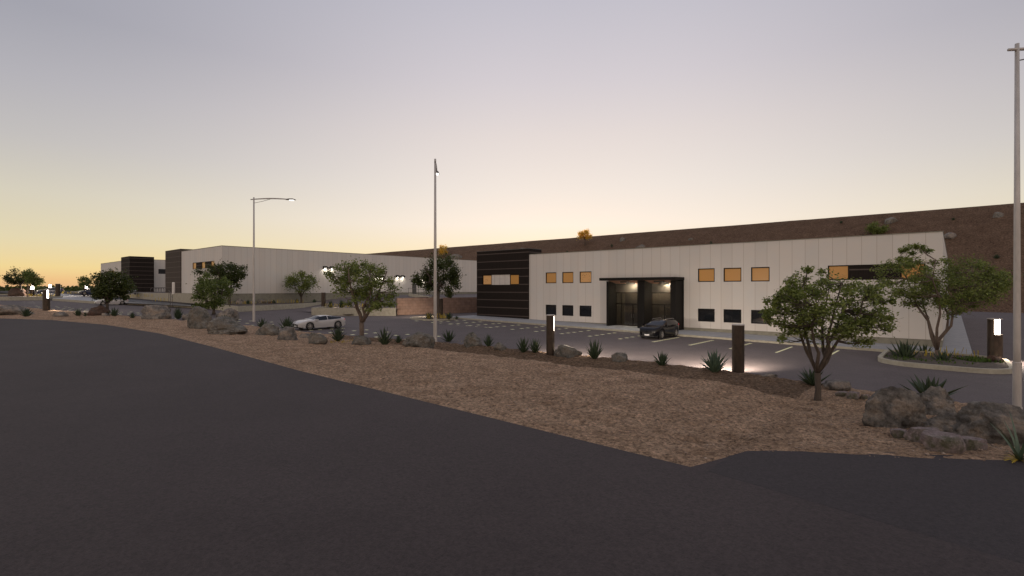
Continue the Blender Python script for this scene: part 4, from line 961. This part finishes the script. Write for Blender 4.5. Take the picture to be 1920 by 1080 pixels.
# loose stones on the gravel
mb = MB(); rr = random.Random(31)
for i in range(5200):
    s = 3-abs(rr.gauss(0,17)); a, d = te(s), dd(s); t = rr.uniform(a-.08, d-1)
    r = .012+.03*rr.random()**3
    q = Vector((s,t,gravel_z(s,t)+r*.3)); o = [Vector((rr.uniform(.6,1.2)*r*x, rr.uniform(.6,1.2)*r*y, rr.uniform(.5,.9)*r*z)) for x,y,z in ((1,0,0),(-1,0,0),(0,1,0),(0,-1,0),(0,0,1),(0,0,-1))]
    mb.add([q+v for v in o], [(0,2,4),(2,1,4),(1,3,4),(3,0,4),(2,0,5),(1,2,5),(3,1,5),(0,3,5)])
stuff(mb.obj('gravel_stones', M['stone']), 'small loose stones strewn over the brown gravel', 'gravel')

# ------------------------------------------------------------------ cars
def paint(name, c, rough=.35, metal=.0, coat=1.0): return mat(name, c, rough, metal=metal, coat=coat)
M['car_white'] = paint('white_car_paint', (.44,.425,.42), .3, coat=.5)
M['car_black'] = mat('black_car_paint', (.0025,.0025,.004), .16, spec=.28)
M['car_navy'] = paint('navy_car_paint', (.012,.02,.05), .25)
M['car_glass'] = mat('car_glass', (.006,.008,.013), .06, spec=.4)
M['tyre'] = mat('tyre_rubber', (.012,.012,.012), .8)
M['rim'] = mat('alloy_rim', (.45,.43,.42), .3, metal=.8)
M['trim'] = mat('black_trim', (.01,.01,.011), .5)
M['hl'] = mat('headlamp_glass', (.6,.62,.66), .1, metal=.2, coat=1)
M['tl'] = emis('tail_lamp_red', (.5,.02,.02), .4)
M['plate'] = mat('white_plate', (.6,.6,.6), .5)
CAR = {
 'coupe': dict(L=4.75, top=[(-2.37,.80),(-2.2,1.0),(-1.75,1.10),(-1.2,1.20),(-.6,1.295),(-.1,1.315),(.35,1.255),(.75,1.09),(1.1,.955),(1.6,.90),(2.05,.80),(2.3,.67),(2.37,.60)],
      belt=[(-2.37,.76),(-2.2,.92),(-1.75,.965),(-1.2,.93),(0,.87),(1.1,.86),(1.6,.84),(2.05,.75),(2.3,.64),(2.37,.57)], win=(-1.75,.85), ws=(.33,1.08), rw=(-1.75,-.9), wb=(-1.42,1.42), wr=.36),
 'sedan': dict(L=4.7, top=[(-2.35,.82),(-2.2,1.0),(-1.7,1.05),(-1.3,1.1),(-.75,1.38),(-.2,1.44),(.3,1.40),(.75,1.2),(1.15,1.0),(1.7,.95),(2.1,.85),(2.3,.72),(2.35,.62)],
      belt=[(-2.35,.8),(-2.2,.94),(-1.7,1.0),(0,.96),(1.15,.95),(1.7,.9),(2.1,.81),(2.3,.68),(2.35,.58)], win=(-1.2,.95), ws=(.33,1.12), rw=(-1.3,-.72), wb=(-1.4,1.4), wr=.34),
 'suv': dict(L=4.75, top=[(-2.37,1.0),(-2.3,1.2),(-2.05,1.42),(-1.7,1.52),(-.6,1.57),(.1,1.55),(.55,1.40),(1.1,1.12),(1.6,1.09),(2.05,.98),(2.28,.85),(2.37,.68)],
      belt=[(-2.37,.95),(-2.3,1.12),(-2.05,1.14),(0,1.08),(1.1,1.05),(1.6,1.02),(2.05,.92),(2.28,.78),(2.37,.62)], win=(-2.0,.95), ws=(.12,1.08), rw=(-2.28,-2.0), wb=(-1.42,1.42), wr=.38)}
def car(kind, sc_, tc_, front, pm, label, cat, zb=None, scale=1.0):
    q = CAR[kind]; z0 = lot_z(sc_) if zb is None else zb
    rt = root('parked_car', (sc_, tc_, z0), label, cat, 'parked cars', rz=front, local=True); rt.scale = (scale,)*3
    W = [(-2.37,.66),(-2.2,.84),(-1.9,.90),(-1.3,.93),(0,.91),(1.4,.93),(1.9,.89),(2.15,.80),(2.3,.66),(2.37,.50)]
    xs = sorted(set([round(-2.37+4.74*i/72,4) for i in range(73)])); grid = []
    for x in xs:
        w, zt, zs = LT(W, x), LT(q['top'], x), LT(q['belt'], x); zb_ = .20+.10*sm(1.9,2.37,abs(x))
        for c in q['wb']:
            r = q['wr']+.06; dx = x-c
            if abs(dx) < r: zb_ = max(zb_, q['wr']-.02+math.sqrt(r*r-dx*dx)*.95)
        g = min(1, max(0, (zt-zs)/.32)); ro = w*(1-.30*g)-(1-g)*.04
        zs = max(zs, zb_+.06)
        zr = zt-.055*g-(1-g)*.0
        prof = [(w*.95,zb_),(w*.99,zb_+(zs-zb_)*.35),(w,zb_+(zs-zb_)*.62),(w*.985,zs-(zs-zb_)*.12),(w*.955,zs)]
        prof += [(w*.955+(ro-w*.955)*.5, zs+(zr-zs)*.52),(ro, zr if g > .05 else max(zs,zt-.035)),(ro*.72, zt-.015),(ro*.35,zt-.003),(0,zt)]
        grid.append([(x,y,z) for y,z in prof])
    body, glass = MB(), MB(); n = len(grid[0])
    bp = [p for row in grid for p in row]; bf = []; gf = []
    for i in range(len(xs)-1):
        xm = (xs[i]+xs[i+1])/2
        for j in range(n-1):
            side = j in (4,5) and q['win'][0] < xm < q['win'][1] and not any(abs(xm-c) < (.022 if kind == 'coupe' else .035) for c in ((-.35,) if kind == 'coupe' else (-.25,) if kind != 'suv' else (-.3,-1.35)))
            if side:
                zt, zs = LT(q['top'], xm), LT(q['belt'], xm)
                if zt-zs < .13: side = False
            wsd = (j >= 6 and (q['ws'][0] < xm < q['ws'][1] or q['rw'][0] < xm < q['rw'][1]))
            f = (i*n+j, (i+1)*n+j, (i+1)*n+j+1, i*n+j+1)
            (gf if side or wsd else bf).append(f)
    bf += [tuple(range(n)), tuple((len(xs)-1)*n+j for j in range(n-1,-1,-1))]
    mir = [(x,-y,z) for x,y,z in bp]
    for mb, f in ((body,bf),(glass,gf)):
        mb.add(bp, f); mb.add(mir, [tuple(reversed(a)) for a in f])
    def clean(o):
        bm = bmesh.new(); bm.from_mesh(o.data); bmesh.ops.remove_doubles(bm, verts=bm.verts, dist=.0005)
        lv = [v for v in bm.verts if not v.link_faces]; bmesh.ops.delete(bm, geom=lv, context='VERTS'); bmesh.ops.recalc_face_normals(bm, faces=bm.faces); bm.to_mesh(o.data); bm.free(); return o
    bo = clean(body.obj('body', pm, rt, smooth=True)); clean(glass.obj('windows', M['car_glass'], rt, smooth=True))
    mb = MB(); mb.box(-2.1,2.1,-.80,.80,.19,.62); mb.box(-.7,.5,-.55,.55,.62,.95); mb.obj('underbody', M['trim'], rt)
    for c in q['wb']:
        for sg in (-1,1):
            r = q['wr']; Mx = Matrix.Translation((c, sg*.83, r))@Matrix.Rotation(R(-90*sg),4,'X')
            mb = MB(); mb.lathe([(r*.66,-.1),(r*.93,-.1),(r,-.06),(r,.06),(r*.95,.095),(r*.68,.10),(r*.66,.06)], 28, Mx); wv = mb.obj('wheel', M['tyre'], rt, smooth=True)
            rm = MB(); rm.lathe([(r*.68,.085),(r*.62,.09),(r*.58,.03)], 28, Mx)
            for k in range(7):
                a = 2*math.pi*k/7; u = Vector((math.cos(a),math.sin(a),0)); v = Vector((-u.y,u.x,0))
                rm.add([Mx@(u*r*.10+v*r*.10+Vector((0,0,.085))), Mx@(u*r*.64+v*r*.06+Vector((0,0,.08))), Mx@(u*r*.64-v*r*.06+Vector((0,0,.08))), Mx@(u*r*.10-v*r*.10+Vector((0,0,.085)))], [(0,1,2,3)])
            rm.lathe([(0,.095),(r*.15,.09),(r*.17,.06)], 14, Mx); rm.obj('rim', M['rim'], wv)
            mb = MB(); mb.lathe([(0,.02),(r*.64,.02)], 20, Mx); mb.obj('brake_disc', M['trim'], wv)
    zf = LT(q['top'], 2.2)
    for sg in (-1,1):
        hx = MB(); hx.add([(2.26,sg*.50,zf-.13),(2.06,sg*.80,zf-.10),(2.02,sg*.82,zf-.01),(2.22,sg*.52,zf-.05),(2.0,sg*.5,zf-.13),(1.9,sg*.7,zf-.10),(1.9,sg*.7,zf-.01),(2.0,sg*.5,zf-.05)],
            [(0,1,2,3),(7,6,5,4),(0,4,5,1),(3,2,6,7),(1,5,6,2),(0,3,7,4)]); hx.obj('headlight', M['hl'], rt, fix=True)
        zr_ = LT(q['belt'], -2.2)
        tx = MB(); tx.add([(-2.34,sg*.45,zr_-.12),(-2.17,sg*.86,zr_-.12),(-2.15,sg*.86,zr_-.0),(-2.31,sg*.45,zr_-.02),(-2.1,sg*.45,zr_-.12),(-2.0,sg*.8,zr_-.12),(-2.0,sg*.8,zr_),(-2.1,sg*.45,zr_-.02)],
            [(0,1,2,3),(7,6,5,4),(0,4,5,1),(3,2,6,7),(1,5,6,2),(0,3,7,4)]); tx.obj('tail_light', M['tl'], rt, fix=True)
        zm = LT(q['belt'], .85); mi = MB(); me = mi.box(.70,.92,sg*.93 if sg > 0 else -1.10, sg*1.10 if sg > 0 else -.93, zm-.02, zm+.13); mi.obj('mirror', pm, rt)
    g = MB(); g.box(2.33,2.395,-.42,.42,.36,.55); g.box(2.2,2.37,-.62,.62,.215,.31); g.obj('grille', M['trim'], rt)
    g = MB(); g.box(2.396,2.41,-.22,.22,.33,.43); g.obj('number_plate', M['plate'], rt)
    if kind == 'suv':
        for sg in (-1,1):
            g = MB(); g.tube([(-1.7,sg*.58,1.54),(-1.5,sg*.58,1.61),(.0,sg*.58,1.61),(.15,sg*.58,1.55)], .018, 6); g.obj('roof_rail', M['rim'], rt)
    return rt
NT = R(-90)
car('coupe', -45.9, 25.1, NT, M['car_white'], 'white sports coupe parked nose out beyond the gravel, left of centre', 'car')
car('suv', -19.35, 42.1, NT, M['car_black'], 'glossy black estate car parked in front of the lit entrance', 'car')
a = on_lot(193,572.6); 
car('sedan', a.x-.9, a.y+1.4, NT, M['car_white'], 'white sedan seen behind the trunk of the leftmost gravel tree', 'car', scale=.97)
a = at(240, 552.5, 108); car('suv', a.x, a.y, R(150), M['car_white'], 'white car with a red tail lamp by the far black ribbed block', 'car', zb=a.z)
a = at(94, 552, 119); car('suv', a.x, a.y, NT, M['car_navy'], 'navy car behind the left bollard at the horizon', 'car', zb=a.z)
a = at(172, 553.5, 118); car('suv', a.x, a.y, NT, M['car_navy'], 'dark car half hidden between the tiny tree and the dark green tree', 'car', zb=a.z)

# ------------------------------------------------------------------ camera, sky, sun
cam = bpy.data.cameras.new('camera'); co = bpy.data.objects.new('camera', cam); C.objects.link(co); sc.camera = co
cam.sensor_width = 36; cam.lens = 18; cam.clip_start = .1; cam.clip_end = 20000; cam.shift_y = (HZ-540)/1920
co.location = (0,0,E); co.rotation_euler = (R(90), 0, TH)
SKY = 1.0
SUN_EL, SUN_AZ = R(3.4), R(35.4)     # azimuth counter-clockwise from +y
w = bpy.data.worlds.new('World'); sc.world = w; w.use_nodes = True; N = w.node_tree.nodes; L = w.node_tree.links
sky = N.new('ShaderNodeTexSky'); sky.sky_type = 'NISHITA'; sky.sun_disc = False; sky.sun_elevation = SUN_EL; sky.sun_rotation = -SUN_AZ
sky.air_density = 1.0; sky.dust_density = 1.0; sky.ozone_density = 1.0
# afterglow: colour by elevation, one ramp towards the sun, one to its side and one for the sky behind
def mth(op, a, b=None, c=None, cl=False):
    q = N.new('ShaderNodeMath'); q.operation = op; q.use_clamp = cl
    for i, v in enumerate((a, b, c)):
        if v is None: continue
        if isinstance(v, (int, float)): q.inputs[i].default_value = v
        else: L.new(v, q.inputs[i])
    return q.outputs[0]
tcw = N.new('ShaderNodeTexCoord'); sp = N.new('ShaderNodeSeparateXYZ'); L.new(tcw.outputs['Generated'], sp.inputs[0])
el = mth('DIVIDE', mth('ARCSINE', mth('MAXIMUM', sp.outputs['Z'], 0.0)), math.pi/2); ep = mth('POWER', el, .5)
def lin(c): return tuple(((v/255)/12.92 if v/255 <= .04045 else ((v/255+.055)/1.055)**2.4) for v in c)
def ramp(stops, k=1):
    r = N.new('ShaderNodeValToRGB'); r.color_ramp.interpolation = 'LINEAR'; e = r.color_ramp.elements
    while len(e) < len(stops): e.new(.5)
    for q, (d_, c) in zip(e, stops): q.position = (d_/90)**.5; q.color = (*[v*k for v in lin(c)], 1)
    L.new(ep, r.inputs[0]); return r.outputs[0]
rc = ramp([(0,(240,198,130)),(2,(248,222,166)),(4,(250,231,196)),(7,(250,236,222)),(11,(238,228,220)),(16.5,(226,216,213)),(22,(211,204,209)),(29.4,(194,191,201)),(45,(176,176,192)),(90,(166,168,184))])
rl = ramp([(0,(224,170,128)),(.8,(238,194,136)),(1.8,(240,213,150)),(4.2,(226,213,176)),(8,(212,205,187)),(12.3,(193,189,187)),(17,(178,176,182)),(22.2,(161,161,171)),(35,(158,160,174)),(60,(162,164,180)),(90,(166,168,184))])
rb = ramp([(0,(222,190,176)),(5,(238,208,188)),(12,(238,216,198)),(25,(224,208,198)),(50,(192,186,188)),(90,(170,169,180))], 1.12)
GL = math.radians(40.74-7)
cosa = mth('DIVIDE', mth('ADD', mth('MULTIPLY', sp.outputs['X'], -math.sin(GL)), mth('MULTIPLY', sp.outputs['Y'], math.cos(GL))), mth('SQRT', mth('MAXIMUM', mth('SUBTRACT', 1, mth('MULTIPLY', sp.outputs['Z'], sp.outputs['Z'])), 1e-4)))
az = mth('ARCCOSINE', mth('MINIMUM', mth('MAXIMUM', cosa, -1), 1))
def mr(v, a, b):
    q = N.new('ShaderNodeMapRange'); q.interpolation_type = 'SMOOTHSTEP'; q.inputs[1].default_value = a; q.inputs[2].default_value = b; L.new(v, q.inputs[0]); return q.outputs[0]
def mix(f, a, b):
    q = N.new('ShaderNodeMix'); q.data_type = 'RGBA'; L.new(f, q.inputs[0]); L.new(a, q.inputs[6]); L.new(b, q.inputs[7]); return q.outputs[2]
col = mix(mr(az, math.radians(80), math.radians(130)), mix(mr(az, math.radians(5), math.radians(56)), rc, rl), rb)
bg = N['Background']; L.new(sky.outputs[0], bg.inputs['Color']); bg.inputs['Strength'].default_value = .004
bg2 = N.new('ShaderNodeBackground'); L.new(col, bg2.inputs['Color']); bg2.inputs['Strength'].default_value = SKY
ad = N.new('ShaderNodeAddShader'); L.new(bg.outputs[0], ad.inputs[0]); L.new(bg2.outputs[0], ad.inputs[1]); L.new(ad.outputs[0], N['World Output'].inputs['Surface'])
sl = bpy.data.lights.new('sun', 'SUN'); sl.energy = 5.0; sl.angle = R(.5); sl.color = (1,.62,.32); so = bpy.data.objects.new('sun', sl); C.objects.link(so)
d = Vector((-math.sin(SUN_AZ)*math.cos(SUN_EL), math.cos(SUN_AZ)*math.cos(SUN_EL), math.sin(SUN_EL)))
so.rotation_euler = d.to_track_quat('Z','Y').to_euler()
for o in list(bpy.data.objects):
    if '_o' in o: del o['_o']
sc.view_settings.view_transform = 'Standard'; sc.view_settings.look = 'None'; sc.view_settings.exposure = 0; sc.view_settings.gamma = 1
sc.render.engine = 'CYCLES'
